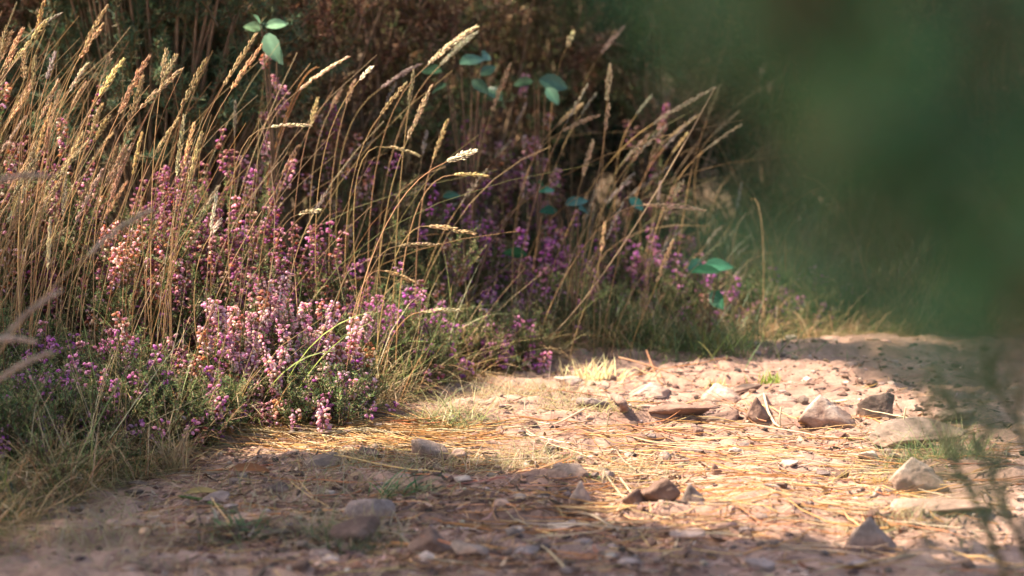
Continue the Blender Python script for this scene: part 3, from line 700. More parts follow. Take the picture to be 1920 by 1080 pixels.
def shoot_mesh(h, cols, dens=1.0, ll=(.004, .009), br=5):
    mb = MB(); K = 6; t = np.linspace(0, 1, K)
    Ss = []; hs = []
    for b in range(br):
        h0 = 0 if b == 0 else random.uniform(.15, .6) * h; az = random.uniform(0, 6.28); le = random.uniform(.05, .3) if b == 0 else random.uniform(.3, .8)
        H = h if b == 0 else (h - h0) * random.uniform(.5, .9)
        Ss.append(np.stack([math.cos(az) * H * le * t, math.sin(az) * H * le * t, h0 + H * t * math.cos(le)], -1)); hs.append(H)
    tubes(mb, np.array(Ss), np.linspace(.0012, .0005, K)[None], 3, np.array((.16, .10, .06)))
    for S, H in zip(Ss, hs):
        n = int(H / .0011 * dens) + 4; tt = RNG.uniform(.1, 1, n) * (K - 1); ii = np.minimum(tt.astype(int), K - 2); f = (tt - ii)[:, None]
        C = S[ii] * (1 - f) + S[ii + 1] * f; D = dirs(RNG.uniform(0, 6.28, n), RNG.uniform(.0, 1.1, n)); l2 = RNG.uniform(*ll, n)
        ribbons(mb, C[:, None] + D[:, None] * (np.array([0, .5, 1])[None, :, None] * l2[:, None, None]), np.array([[.5, 1, .2]]) * (.0014 if ll[1] < .012 else .0017), nrm(np.cross(D, np.array([0, 0, 1.]) + RNG.normal(0, .4, (n, 3)))), pick(cols, n))
    return mb.mesh('leafy_shoot', M_leaf)
HG = [(.14, .20, .06), (.10, .16, .055), (.24, .25, .09), (.07, .11, .05), (.34, .27, .14)]
SH = [shoot_mesh(.12, HG, br=7) for _ in range(7)]
def variants(cols, p, fl, nb, n=6, wide=.012, h=.16): return [spike_mesh(h, fl * random.uniform(.8, 1.2), cols, p, int(nb * random.uniform(.8, 1.2)), wide) for _ in range(n)]
VAR = {
 'purple': variants(PUR + DUL, None, .055, 34),
 'pink': variants(PNK + CRM + PUR[:2] + ORG[1:2], [.24, .2, .14, .1, .08, .07, .07, .1], .05, 46, wide=.014),
 'orange': variants(ORG + CRM + PNK[:1], None, .04, 32, wide=.012),
 'dull': variants(DUL + PUR[:2] + PNK[:1] + ORG[:1], None, .07, 46),
 'tall': variants(PNK[:1] + CRM[:1] + DUL + ORG[:1] + PUR[:1], None, .10, 60, wide=.011, h=.22),
 'lit': variants(CRM + PNK + PNK[1:2] + ORG[1:2] + PUR[1:2], [.2, .2, .16, .16, .1, .08, .05, .05], .045, 50, wide=.015),  # bells paler than the pink kind: sun glare put into their colour
 'few': variants([(.52, .14, .42), (.60, .22, .48), (.62, .30, .44)], None, .022, 15, wide=.013),
}
def heather(x, y, rx, ry, h, ns, nsh, mix, label, hj=.42, lean=.25, top=None):
    o = root('heather_plant', label, 'heather', (x, y, float(Hf(x, y))), 'flowering heather plants')
    z0 = float(Hf(x, y)); mb = MB(); W = []
    for k in range(int(ns * 1.45)):
        a, r = random.uniform(0, 6.28), math.sqrt(random.random()); dx, dy = math.cos(a) * r * rx, math.sin(a) * r * ry
        kd = random.choices(list(mix), list(mix.values()))[0]; m = random.choice(VAR[kd]); mh = .22 if kd == 'tall' else .16
        H = h * (1 - .35 * r * r) * random.uniform(1 - hj, 1 + hj * .6) * (1 + .55 * min(0, math.sin(a)) * r)
        sc = random.uniform(.85, 1.15); H *= random.uniform(.5, 1.06) if h < .2 else random.uniform(.72, 1.06)
        zb = max(H - mh * sc, -.125) + float(Hf(x + dx, y + dy)) - z0
        lx, ly = dx * lean / max(rx, .01) + random.gauss(0, .12), dy * lean / max(ry, .01) * .6 + random.gauss(0, .12)
        mk('flower_spike', m, o, (dx, dy, zb), (-ly, lx, random.uniform(0, 6.28)), sc)
        W.append(np.array([(dx * .4, dy * .4, 0), (dx * .8, dy * .8, zb * .6), (dx, dy, zb + .01)]))
    for k in range(int(nsh * .75)):
        a, r = random.uniform(0, 6.28), math.sqrt(random.random()); dx, dy = math.cos(a) * r * rx * 1.05, math.sin(a) * r * ry * 1.05
        H = h * (1 - .35 * r * r) * random.uniform(.35, .92); zb = max(H - .12, -.02) + float(Hf(x + dx, y + dy)) - z0
        mk('leafy_shoot', random.choice(SH), o, (dx, dy, zb), (random.gauss(0, .25), random.gauss(dx * .8, .25), random.uniform(0, 6.28)), random.uniform(.8, 1.2))
    if W:
        tubes(mb, np.array(W), np.array([[.0022, .0016, .0011]]), 4, np.array((.13, .08, .05))); mk('woody_stem', mb.mesh('woody_stem', M_bark), o)
    return o
def hp(px0, px1, top, Y, ns, nsh, mix, label, ry=.12, **k):
    """heather clump spanning px0..px1 whose crown tops out at pixel row top, rooted at distance Y"""
    a = at(px0, top, Y); b = at(px1, top, Y); x = (a[0] + b[0]) / 2; h = a[2] - float(Hf(x, Y))
    return heather(x, Y, (b[0] - a[0]) / 2, ry, max(h, .04), ns, nsh, mix, label, **k)
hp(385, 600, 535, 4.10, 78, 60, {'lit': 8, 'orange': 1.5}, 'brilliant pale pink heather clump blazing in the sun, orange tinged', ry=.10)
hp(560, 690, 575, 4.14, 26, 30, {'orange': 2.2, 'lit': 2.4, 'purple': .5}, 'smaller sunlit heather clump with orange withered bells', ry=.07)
hp(500, 690, 650, 4.05, 40, 60, {'pink': 1.5, 'few': 2}, 'low green heather with scattered pink bells below the pink clump', ry=.09)
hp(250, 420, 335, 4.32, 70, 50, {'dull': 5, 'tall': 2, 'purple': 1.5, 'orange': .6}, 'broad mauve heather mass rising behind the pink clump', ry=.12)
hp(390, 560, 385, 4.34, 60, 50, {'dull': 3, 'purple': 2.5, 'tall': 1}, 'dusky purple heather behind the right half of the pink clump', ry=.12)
hp(180, 260, 395, 4.22, 22, 22, {'orange': 3, 'dull': 1}, 'rust orange heather spires beside the golden stems', ry=.06)
hp(-60, 100, 225, 4.42, 40, 40, {'purple': 2, 'orange': 1.5, 'tall': 1}, 'tall purple and rust heather at the left edge behind the stems', ry=.1)
hp(95, 175, 190, 4.40, 22, 24, {'tall': 4, 'purple': 1}, 'tall slender pale heather among the golden stems', ry=.06)
hp(200, 310, 320, 4.5, 24, 26, {'purple': 4}, 'deep violet heather in front of the gorse', ry=.07)
hp(300, 400, 250, 4.55, 12, 12, {'purple': 4}, 'vivid magenta heather spires at the foot of the gorse', ry=.06)
hp(405, 470, 250, 4.5, 10, 8, {'purple': 4, 'few': 1}, 'single vivid magenta heather spire right of the gorse', ry=.03)
hp(560, 670, 430, 4.4, 34, 30, {'dull': 2, 'purple': 1, 'few': 2}, 'thin faded heather right of the dusky purple mass', ry=.08)
hp(590, 680, 175, 4.9, 14, 14, {'purple': 2, 'orange': 1}, 'slender violet heather in the dark scrub of the middle', ry=.06)
hp(650, 860, 230, 4.8, 14, 30, {'few': 2, 'orange': 1.5}, 'straggling heather with amber buds under the hooped stalk', ry=.1)
hp(-60, 150, 600, 4.02, 26, 90, {'few': 5, 'dull': 1.5, 'orange': .6}, 'dark green heather with violet bells at the left edge', ry=.1)
hp(120, 330, 590, 3.98, 32, 80, {'few': 4, 'dull': 2, 'orange': .6}, 'shaded heather with many small mauve bells at left', ry=.1)
hp(300, 430, 640, 3.98, 20, 60, {'dull': 1.5, 'few': 3, 'orange': 1}, 'shaded heather with brownish bells left below the pink clump', ry=.07)
hp(20, 260, 670, 3.84, 66, 80, {'few': 4, 'dull': 1}, 'low shaded heather in the near left of the verge', ry=.08)
hp(190, 420, 680, 3.92, 60, 80, {'dull': 1.2, 'few': 3, 'orange': 1}, 'low heather overhanging the dirt at the near corner of the verge', ry=.06)
hp(-100, 60, 735, 3.66, 36, 50, {'few': 2, 'dull': 1}, 'blurred low heather in the nearest left corner', ry=.08)
hp(815, 1005, 583, 4.72, 60, 60, {'pink': 1, 'few': 3}, 'small lime green heather clump lit up at the bend', ry=.07)
hp(690, 840, 500, 4.5, 34, 50, {'few': 3, 'purple': .4}, 'sparse heather with round magenta bells in mid picture', ry=.1)
hp(850, 990, 395, 5.0, 60, 46, {'few': 3, 'purple': 1}, 'blurred heather with bright magenta bells behind the lit clump', ry=.1)
hp(930, 1030, 225, 5.5, 44, 30, {'purple': 2, 'pink': 1, 'orange': .4}, 'tall blurred mauve heather under the bramble leaves', ry=.07)
hp(980, 1130, 430, 5.15, 62, 50, {'few': 3, 'purple': 1}, 'blurred heather of scattered purple dots left of centre bend', ry=.1)
hp(1100, 1260, 420, 5.2, 62, 50, {'few': 2, 'purple': 1}, 'blurred heather of scattered purple dots behind the lone golden head', ry=.1)
hp(1240, 1380, 490, 5.15, 44, 46, {'few': 2, 'purple': 1}, 'blurred dark heather at the border of the green veil', ry=.1)
hp(1000, 1140, 560, 5.0, 26, 50, {'few': 3}, 'low green heather right of the lime green clump', ry=.08)
hp(1390, 1600, 510, 5.3, 40, 50, {'few': 2, 'purple': 1}, 'heather dimly seen through the green veil', ry=.1)
hp(1150, 1300, 230, 5.6, 12, 20, {'purple': 2}, 'pale mauve heather far behind the white-tipped head', ry=.08)
hp(455, 520, -20, 4.75, 10, 10, {'pink': 2, 'orange': 1}, 'pink heather top beside the pale broad leaves at the top edge', ry=.04)
hp(820, 900, 190, 5.3, 12, 12, {'purple': 2, 'dull': 1}, 'dim mauve heather left of the tall blurred one', ry=.06)
reseed(85)
# sprawling heather twigs everywhere under the clumps: undergrowth as one mass
def scatter_join(name, protos, B, sc, mat, label, cat):
    mb = MB(); data = []
    for me in protos:
        V = np.empty(len(me.vertices) * 3); me.vertices.foreach_get('co', V); V = V.reshape(-1, 3)
        Cc = np.empty(len(me.vertices) * 4); me.color_attributes['Col'].data.foreach_get('color', Cc); Cc = Cc.reshape(-1, 4)[:, :3]
        li = np.empty(len(me.loops), int); me.loops.foreach_get('vertex_index', li); data.append((V, li.reshape(-1, 4), Cc))
    for k, b in enumerate(B):
        V, F, Cc = data[k % len(data)]; a = random.uniform(0, 6.28); s = sc * random.uniform(.6, 1.3); c, s_ = math.cos(a), math.sin(a)
        lx, ly = random.gauss(0, .35), random.gauss(0, .35)
        W = np.column_stack([V[:, 0] * c - V[:, 1] * s_ + V[:, 2] * lx, V[:, 0] * s_ + V[:, 1] * c + V[:, 2] * ly, V[:, 2]]) * s + b
        mb.add(W, F, Cc * random.uniform(.7, 1.25))
    return kind(mk(name, mb.mesh(name, mat)), 'stuff', label, cat)
small = [shoot_mesh(.07, HG + [(.2, .15, .07)], dens=.55, br=4) for _ in range(5)]
B = np.vstack([verge_pts(1000, -1.2, .2, 3.5, 4.9, over=-.03), verge_pts(900, -1.2, 1.5, 4.6, 6.2, over=-.03)])
scatter_join('undergrowth', small, B, 1.15, M_leaf, 'tangle of short heather twigs and leaves under the plants', 'undergrowth')

# ================================================================== GORSE AND BACKGROUND SCRUB
reseed(45)
def spiny_mesh(h, cols, n, ll=(.010, .022), stemc=(.16, .11, .05), br=6, wid=.0014, mat=None, name='spiny_shoot'):
    mb = MB(); K = 7; t = np.linspace(0, 1, K); Ss = []
    for b in range(br):
        h0 = 0 if b == 0 else random.uniform(.1, .7) * h; az = random.uniform(0, 6.28); le = .1 if b == 0 else random.uniform(.4, .9); H = h if b == 0 else (h - h0) * random.uniform(.5, .9)
        Ss.append(np.stack([math.cos(az) * H * math.sin(le) * t, math.sin(az) * H * math.sin(le) * t, h0 + H * t * math.cos(le)], -1))
    Ss = np.array(Ss); tubes(mb, Ss, np.linspace(.0018, .0007, K)[None], 4, np.array(stemc))
    nb = n; bi = RNG.integers(0, br, nb); tt = RNG.uniform(.05, 1, nb) * (K - 1); ii = np.minimum(tt.astype(int), K - 2); f = (tt - ii)[:, None]
    C = Ss[bi, ii] * (1 - f) + Ss[bi, ii + 1] * f; D = dirs(RNG.uniform(0, 6.28, nb), RNG.uniform(-.3, 1.2, nb)); l2 = RNG.uniform(*ll, nb)
    tubes(mb, C[:, None] + D[:, None] * (np.array([0, .5, 1])[None, :, None] * l2[:, None, None]), np.array([[.8, 1, .15]]) * wid / 2, 3, pick(cols, nb))
    return mb.mesh(name, mat)
GC = [(.09, .17, .09), (.12, .21, .10), (.06, .12, .07), (.18, .24, .11), (.30, .22, .11)]
BR = [(.42, .24, .13), (.30, .16, .085), (.52, .36, .22), (.18, .11, .065), (.17, .18, .07)]
GM = [spiny_mesh(.16, GC, 330, mat=M_gorse) for _ in range(6)]
DM = [spiny_mesh(.20, BR, 260, (.006, .02), (.14, .08, .05), 9, .0022, M_dead, 'dry_twig') for _ in range(6)]
OL = [spiny_mesh(.18, [(.22, .26, .10), (.16, .20, .08), (.32, .30, .14), (.10, .16, .06)], 300, (.006, .02), (.22, .15, .09), 8, .0024, M_dead, 'leafy_twig') for _ in range(4)]
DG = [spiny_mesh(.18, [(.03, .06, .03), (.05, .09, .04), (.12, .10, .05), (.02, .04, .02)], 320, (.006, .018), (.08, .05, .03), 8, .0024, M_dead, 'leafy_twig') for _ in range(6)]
def shrub(name, x, y, rx, ry, z0, z1, n, protos, part, label, cat, group, sc=1.0, barkc=(.24, .16, .10)):
    g0 = float(Hf(x, y)); o = root(name, label, cat, (x, y, g0), group); W = []
    for k in range(n):
        a = random.uniform(0, 6.28); r = random.random() ** .45; v = random.uniform(z0, z1)
        dx, dy = math.cos(a) * r * rx, math.sin(a) * r * ry
        mk(part, random.choice(protos), o, (dx, dy, v), (random.gauss(-dy * 1.2, .45), random.gauss(dx * 1.2, .45), random.uniform(0, 6.28)), sc * random.uniform(.75, 1.3))
        if k % 2 == 0: W.append([(dx * .15, dy * .15, -.02), (dx * .5 + random.gauss(0, .02), dy * .5, v * .5), (dx, dy, v + .02)])
    mb = MB(); tubes(mb, np.array(W), np.array([[.006, .004, .0015]]), 5, np.array(barkc)); mk('woody_stem', mb.mesh('woody_stem', M_bark), o)
    return o
def sc_(px, Y): return at(px, 300, Y)[0]
shrub('gorse_bush', sc_(300, 4.95), 4.95, .24, .16, .22, .78, 230, GM, 'spiny_shoot', 'dark blue green spiny gorse bush behind the tall grass at upper left', 'gorse bush', 'shrubs behind the verge')
shrub('gorse_bush', sc_(60, 5.2), 5.25, .24, .16, .15, .80, 150, GM[:3] + DM[:3], 'spiny_shoot', 'darker gorse bush with rusty dead parts at the upper left corner', 'gorse bush', 'shrubs behind the verge')
SCR = [
 (560, 5.3, .20, DM, 'russet dry scrub right of the pale broad leaves'),
 (700, 5.5, .22, DM + OL[:2], 'rusty dry scrub behind the big bright arching head'),
 (860, 5.9, .24, DM[:4] + OL, 'brown dry scrub above the bramble leaves'),
 (1040, 6.1, .26, DM[:3] + OL + DG[:1], 'olive brown scrub at the middle top'),
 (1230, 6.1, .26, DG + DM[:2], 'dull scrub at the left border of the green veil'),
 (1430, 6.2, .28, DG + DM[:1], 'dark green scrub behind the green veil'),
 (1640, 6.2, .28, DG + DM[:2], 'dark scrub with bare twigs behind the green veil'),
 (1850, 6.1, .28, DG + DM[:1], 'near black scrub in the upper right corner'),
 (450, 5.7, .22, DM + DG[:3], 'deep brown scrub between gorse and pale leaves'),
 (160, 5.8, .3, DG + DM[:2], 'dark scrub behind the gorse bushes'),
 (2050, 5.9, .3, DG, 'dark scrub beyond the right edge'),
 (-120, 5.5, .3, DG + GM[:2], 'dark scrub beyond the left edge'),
]
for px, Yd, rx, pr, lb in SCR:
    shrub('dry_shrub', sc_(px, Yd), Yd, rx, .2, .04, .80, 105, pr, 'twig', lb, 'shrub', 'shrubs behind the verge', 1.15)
reseed(88)
# a rear rank on the bank closes the view
for k in range(9):
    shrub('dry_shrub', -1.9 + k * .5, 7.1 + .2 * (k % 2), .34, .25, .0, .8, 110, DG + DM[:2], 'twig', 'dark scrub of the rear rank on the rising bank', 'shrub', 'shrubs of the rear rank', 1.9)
reseed(86)
# dim low growth at the foot of the scrub (right, through the veil)
mb = MB(); N = 4200; B = verge_pts(N, -.2, 1.7, 5.3, 6.2, over=-.02)
blades(mb, B, RNG.uniform(0, 6.28, N), RNG.uniform(.06, .26, N), RNG.uniform(.5, 1.5, N), RNG.uniform(.1, 1.5, N), RNG.uniform(.002, .004, N), pick([(.05, .09, .03), (.08, .10, .04), (.20, .15, .08), (.12, .09, .05)], N))
kind(mk('rank_grass', mb.mesh('rank_grass', M_green)), 'stuff', 'rank shaded grass behind the bend of the path', 'grass')

reseed(87)
# ---- broad leaves
def leaf_mesh(Lf, Wf, col, fold=.25, curl=.2, tooth=.06):
    K = 13; t = np.linspace(0, 1, K); w = np.sin(t * math.pi) ** .75 * (1 - .3 * t) * Wf / 2 * (1 + tooth * np.sin(np.arange(K) * 2.6)); w[0] = .0008; w[-1] = .0003
    z = -curl * Lf * t ** 2
    V = []; 
    for s in (-1, -.5, 0, .5, 1): V.append(np.stack([Lf * t, s * w, z + abs(s) * w * fold], -1))
    V = np.stack(V, 1).reshape(-1, 3); i, j = np.meshgrid(np.arange(K - 1), np.arange(4), indexing='ij')
    F = np.stack([i * 5 + j, i * 5 + j + 1, (i + 1) * 5 + j + 1, (i + 1) * 5 + j], -1).reshape(-1, 4)
    c = np.tile(np.array(col), (len(V), 1)); c[2::5] *= 1.35
    mb = MB(); mb.add(V, F, c); return mb.mesh('leaf', M_broad)
def leafy_plant(name, px_root, Y, leaves, col, label, cat, size=1.25):
    x0 = sc_(px_root, Y); g = np.array([x0, Y, float(Hf(x0, Y))]); o = root(name, label, cat, tuple(g), 'broad-leaved plants'); W = []
    for px, py, L_, az, el in leaves:
        p = at(px, py, Y + random.uniform(-.05, .05)) - g
        me = leaf_mesh(L_ * size, L_ * size * .68, jit(col, 1, .12)[0])
        lf = mk('leaf', me, o, tuple(p), (random.uniform(.5, 1.25), -el, az))
        W.append([(0, 0, 0), (p[0] * .35, p[1] * .5, p[2] * .6), (p[0] * .8, p[1], p[2] * .95), tuple(p)])
    mb = MB(); tubes(mb, np.array(W), np.array([[.0022, .0018, .0012, .0008]]), 5, np.array((.16, .10, .06))); mk('stem', mb.mesh('stem', M_bark), o)
TEAL = (.06, .13, .075)
leafy_plant('bramble', 880, 5.05, [(862, 120, .045, .4, .3), (905, 112, .034, 1.2, .4), (828, 135, .04, -2.6, .2), (885, 150, .036, -.6, -.5), (915, 165, .036, -.9, -.4), (840, 158, .034, 3.6, -.3), (900, 140, .03, .2, .5)], TEAL, 'teal green bramble spray of rounded leaves in the middle background', 'bramble')
leafy_plant('bramble', 1010, 5.15, [(1010, 150, .05, .1, -.2), (1000, 152, .032, 3.0, -.1), (1025, 165, .034, -.8, -.7)], TEAL, 'bramble with one large drooping teal leaf right of the spray', 'bramble')
leafy_plant('bramble', 1080, 4.95, [(1060, 385, .04, .3, .3), (1085, 392, .036, .9, -.2), (1045, 395, .03, 2.6, 0), (1180, 370, .03, -.5, -.6)], (.03, .12, .08), 'low dark teal bramble behind the purple dots', 'bramble')
leafy_plant('bramble', 1330, 4.95, [(1290, 505, .035, .6, .4), (1320, 500, .05, .2, .1), (1350, 510, .05, 2.7, .1), (1335, 545, .04, -1.2, -.6)], (.04, .16, .08), 'bright teal bramble with a lime lit edge at the veil border', 'bramble')
leafy_plant('bramble', 860, 4.9, [(830, 370, .03, .3, .2), (1010, 360, .03, .5, .2), (1020, 350, .03, 1.7, .2), (990, 480, .04, 2.8, .2)], (.04, .15, .07), 'scattered low bramble leaves behind the white drooping head', 'bramble')
leafy_plant('broad_leaved_sapling', 520, 4.72, [(498, 50, .034, .15, .25), (492, 52, .028, 2.9, .1), (500, 62, .046, -.9, -1.0), (520, 88, .03, -1.3, -.9), (488, 45, .02, 2.2, .8)], (.20, .36, .20), 'pale green broad-leaved sapling catching the sun near the top edge', 'sapling')
# thin arching brown stems of dead bracken
for k, (a, b, c, lb, w, cl) in enumerate([
    ((500, 330), (560, 118), (600, 126), 'orange curved dead stem lying level right of the gorse', .0014, (.50, .20, .07)),
    ((500, 350), (555, 142), (590, 148), 'second orange dead stem just below the level one', .0012, (.50, .22, .08)),
    ((1160, 690), (1230, 706), (1300, 720), 'crossed brown bracken stalk lying over the back of the path', .0018, (.45, .22, .10)),
    ((1212, 676), (1220, 700), (1235, 722), 'short brown bracken stalk standing at the back of the path', .0016, (.42, .2, .09)),
    ((1340, 165), (1130, 560), (1000, 660), 'long straight diagonal straw across the purple dots', .0012, (.45, .33, .18))]):
    Yd = 4.75; p0, p1, p2 = at(*a, Yd), at(*b, Yd), at(*c, Yd)
    if k in (2, 3): gg = [G(*a), G(*b), G(*c)]; p0, p1, p2 = gg[0] + [0, 0, .02], gg[1] + [0, 0, .02], gg[2] + [0, 0, .004]
    t = np.linspace(0, 1, 10)[:, None]; P = (1 - t) ** 2 * p0 + 2 * t * (1 - t) * p1 + t * t * p2
    mb = MB(); tubes(mb, (P - p0)[None], np.linspace(w, w * .5, 10)[None], 5, np.array(cl))
    tag(mk('bracken_stalk', mb.mesh('bracken_stalk', M_needle), None, tuple(p0)), lb, 'bracken stalk', 'dead bracken stalks')

# ================================================================== SMALL SINGLE THINGS ON THE PATH
reseed(46)
def tubeobj(name, pts, rad, col, mat, label, cat, group=None, sides=7, knob=.0, sub=4):
    pts = np.array(pts, float); K = (len(pts) - 1) * sub + 1; s = np.linspace(0, len(pts) - 1, K)
    P = np.stack([np.interp(s, range(len(pts)), pts[:, q]) for q in range(3)], -1); rr = np.interp(s, range(len(pts)), rad)
    P[1:-1] = (P[:-2] + P[1:-1] * 2 + P[2:]) / 4
    if knob: rr = rr * (1 + knob * RNG.normal(0, 1, K)); P = P + RNG.normal(0, rr.mean() * knob * .5, P.shape)
    mb = MB(); tubes(mb, (P - P[0])[None], rr[None], sides, np.array(col))
    for e_, s_ in ((0, 1), (K - 1, -1)):
        q = (P - P[0])[e_]; d_ = nrm(P[e_] - P[e_ + s_]) * rr[e_] * .7
        tubes(mb, np.array([[q, q + d_]]), np.array([[rr[e_], rr[e_] * .05]]), sides, np.array(col) * 1.3)
    return tag(mk(name, mb.mesh(name, mat), None, tuple(P[0])), label, cat, group)
g = [G(1086, 768), G(1115, 771), G(1143, 776), G(1152, 786)]
tubeobj('root', [g[0] + [0, 0, .014], g[1] + [0, 0, .014], g[2] + [0, 0, .012], g[3] + [0, 0, -.004]], [.007, .0075, .0075, .004], (.20, .15, .13), M_bark, 'dark knotted root arching out of the dirt before the yellowish tuft', 'root', sides=10, knob=.10)
g = [G(1150, 765), G(1168, 772), G(1172, 778)]
tubeobj('root', [g[0] + [0, 0, .02], g[1] + [0, 0, .016], g[2] + [0, 0, -.004]], [.007, .008, .007], (.22, .14, .11), M_bark, 'short brown root stub behind the arching root', 'root', sides=10, knob=.08)
g = [G(335, 938), G(380, 945), G(440, 968)]
tubeobj('twig', [g[0] + [0, 0, .006], g[1] + [0, 0, .006], g[2] + [0, 0, .005]], [.0016, .003, .0026], (.10, .13, .04), M_bark, 'thin straight dark green twig on the shaded lower left path', 'twig', sides=7)
def curlstraw(pts, w, col, label, name='curled_straw', cat='straw', rad=None):
    return tubeobj(name, pts, rad or [w, w, w, w * .6][:len(pts)], col, M_straw, label, cat, 'single pale straws on the path', sides=5)
def gz(px, py, z): return G(px, py) + np.array([0, 0, z])
curlstraw([gz(1432, 755, .015), gz(1440, 785, .012), gz(1452, 797, .003), gz(1462, 800, 0)], .0022, (.66, .55, .40), 'cream curled straw right of the leaning brown stone')
curlstraw([gz(1462, 798, 0), gz(1462, 798, .014), gz(1464, 798, .03)], .0018, (.62, .50, .35), 'short upright straw in front of the peaked stone')
curlstraw([gz(1692, 838, 0), gz(1692, 838, .035), gz(1697, 838, .062)], .0016, (.62, .50, .35), 'upright cream straw standing on the half-buried boulder')
curlstraw([gz(1692, 838, 0), gz(1686, 838, .022), gz(1672, 838, .034), gz(1650, 836, .036)], .0018, (.62, .48, .35), 'hooked cream straw bent left over the half-buried boulder')
curlstraw([gz(1545, 760, .004), gz(1565, 760, .006), gz(1588, 757, .006)], .0024, (.7, .58, .42), 'flat cream blade lying behind the peaked stone')
curlstraw([gz(1160, 905, .01), gz(1180, 930, .008), gz(1202, 955, .004)], .0016, (.62, .48, .30), 'pale straw leaning across the smaller brown block')
curlstraw([gz(1124, 900, .02), gz(1150, 925, .012), gz(1185, 958, .003)], .0017, (.66, .52, .33), 'long pale straw left of the brown block cluster')
curlstraw([gz(1135, 832, 0), gz(1137, 830, .02), gz(1142, 825, .045)], .0009, (.3, .24, .14), 'thin upright dark straw on the brightest dirt')
curlstraw([gz(1838, 965, .0), gz(1846, 962, .016), gz(1838, 950, .022), gz(1820, 950, .012)], .0013, (.6, .45, .28), 'looped straw on the broad flat pink slab')
curlstraw([gz(1000, 790, .0), gz(1040, 802, .004), gz(1096, 778, .01)], .0018, (.62, .5, .36), 'pale forked straw on the dirt before the dark root')
curlstraw([gz(700, 1000, .004), gz(750, 1015, .01), gz(800, 1060, .004)], .002, (.5, .38, .24), 'blurred pale straw by the dark rounded bottom stone')
curlstraw([gz(950, 1010, .004), gz(1020, 1035, .008), gz(1060, 1070, .003)], .0016, (.5, .38, .24), 'blurred diagonal straw at the bottom middle')
curlstraw([gz(1060, 965, .004), gz(1110, 975, .008), gz(1160, 1000, .003)], .002, (.52, .4, .28), 'pale diagonal straw below the upright pointed stone')
curlstraw([gz(318, 790, .02), gz(300, 850, .03), gz(285, 880, .0)], .0022, (.50, .40, .25), 'thick bleached stem hanging down the near verge corner')
def flatleaf(px, py, L_, az, col, label, tilt=.2):
    g = G(px, py); me = leaf_mesh(L_, L_ * .42, col, .5, .12)
    tag(mk('dead_leaf', me, None, (g[0], g[1], g[2] + .006), (tilt, -.08, az)), label, 'dead leaf', 'dead leaves on the path')
flatleaf(428, 890, .062, .02, (.20, .085, .03), 'curled dark brown dead leaf on the shaded dirt', .4)
flatleaf(345, 935, .055, .35, (.42, .28, .10), 'yellowish narrow dead leaf behind the green twig')
flatleaf(125, 915, .05, .1, (.46, .30, .09), 'mustard dead leaf in the near left turf')
flatleaf(1300, 985, .03, .3, (.35, .2, .1), 'small tan dead leaf on the lower sunlit strip')

# ================================================================== NEAR, OUT-OF-FOCUS CONIFER
reseed(47)
def needle_tuft(h, nl, n, cols, wid, name='needle_spray', stem=.002, spread=(.2, 1.1)):
    mb = MB(); K = 5; t = np.linspace(0, 1, K); S = np.stack([h * .1 * t ** 2, 0 * t, h * t], -1)
    tubes(mb, S[None], np.linspace(stem, stem * .6, K)[None], 5, np.array((.14, .09, .05)))
    tt = RNG.uniform(.1, 1, n); C = np.stack([h * .1 * tt ** 2, 0 * tt, h * tt], -1); D = dirs(RNG.uniform(0, 6.28, n), RNG.uniform(*spread, n)); l2 = RNG.uniform(nl * .6, nl, n)
    P = C[:, None] + D[:, None] * (np.array([0, .5, 1])[None, :, None] * l2[:, None, None]); P[:, 2, 2] -= l2 * .08
    ribbons(mb, P, np.array([[.8, 1, .2]]) * wid, nrm(np.cross(D, RNG.normal(0, 1, (n, 3)))), pick(cols, n))
    return mb.mesh(name, M_pine)
PC = [(.028, .11, .042), (.024, .09, .038), (.045, .12, .035)]
NT = [needle_tuft(.045, .028, 110, PC, .0011, spread=(-.3, 1.2), stem=.0009) for _ in range(5)]
VT = [needle_tuft(.045, .028, 46, PC, .0011, spread=(-.3, 1.2), stem=.0008) for _ in range(6)]
spots = []
while len(spots) < 94:
    px, py = random.uniform(1150, 2150), random.uniform(-260, 790)
    if py > 660 + max(0, px - 1620) * .35: continue
    w_ = min(1, max(0, (px - (1160 + max(py, 0) * .62)) / 300))
    if px > 1560 and py < 330: w_ *= .3
    if random.random() < w_ and all((px - a) ** 2 + (py - b) ** 2 > 42 ** 2 for a, b in spots): spots.append((px, py))
BRN = [('huge soft green conifer branch veiling the right of the view', [(1560, -420, .62), (1500, 40, .64), (1530, 300, .66), (1600, 560, .66)]),
       ('second soft conifer branch sagging over the far path at right', [(2500, 500, .62), (2150, 560, .63), (1900, 590, .66), (1690, 560, .66)]),
       ('thin soft conifer twig hanging in the upper middle right', [(1340, -420, .6), (1290, -120, .64), (1270, 60, .66), (1290, 220, .68)]),
       ('soft conifer branch in the upper right corner', [(2400, -200, .6), (2100, 40, .64), (1900, 120, .66), (1750, 260, .66)])]
BQ = []
for lb, pts in BRN:
    P = np.array([at(*p) for p in pts]); o = root('conifer_branch', lb, 'conifer branch', tuple(P[0]), 'out-of-focus conifer branches by the lens')
    K = 14; q_ = np.linspace(0, len(P) - 1, K); Q = np.stack([np.interp(q_, range(len(P)), P[:, c]) for c in range(3)], -1); BQ.append((o, Q, [], P[0]))
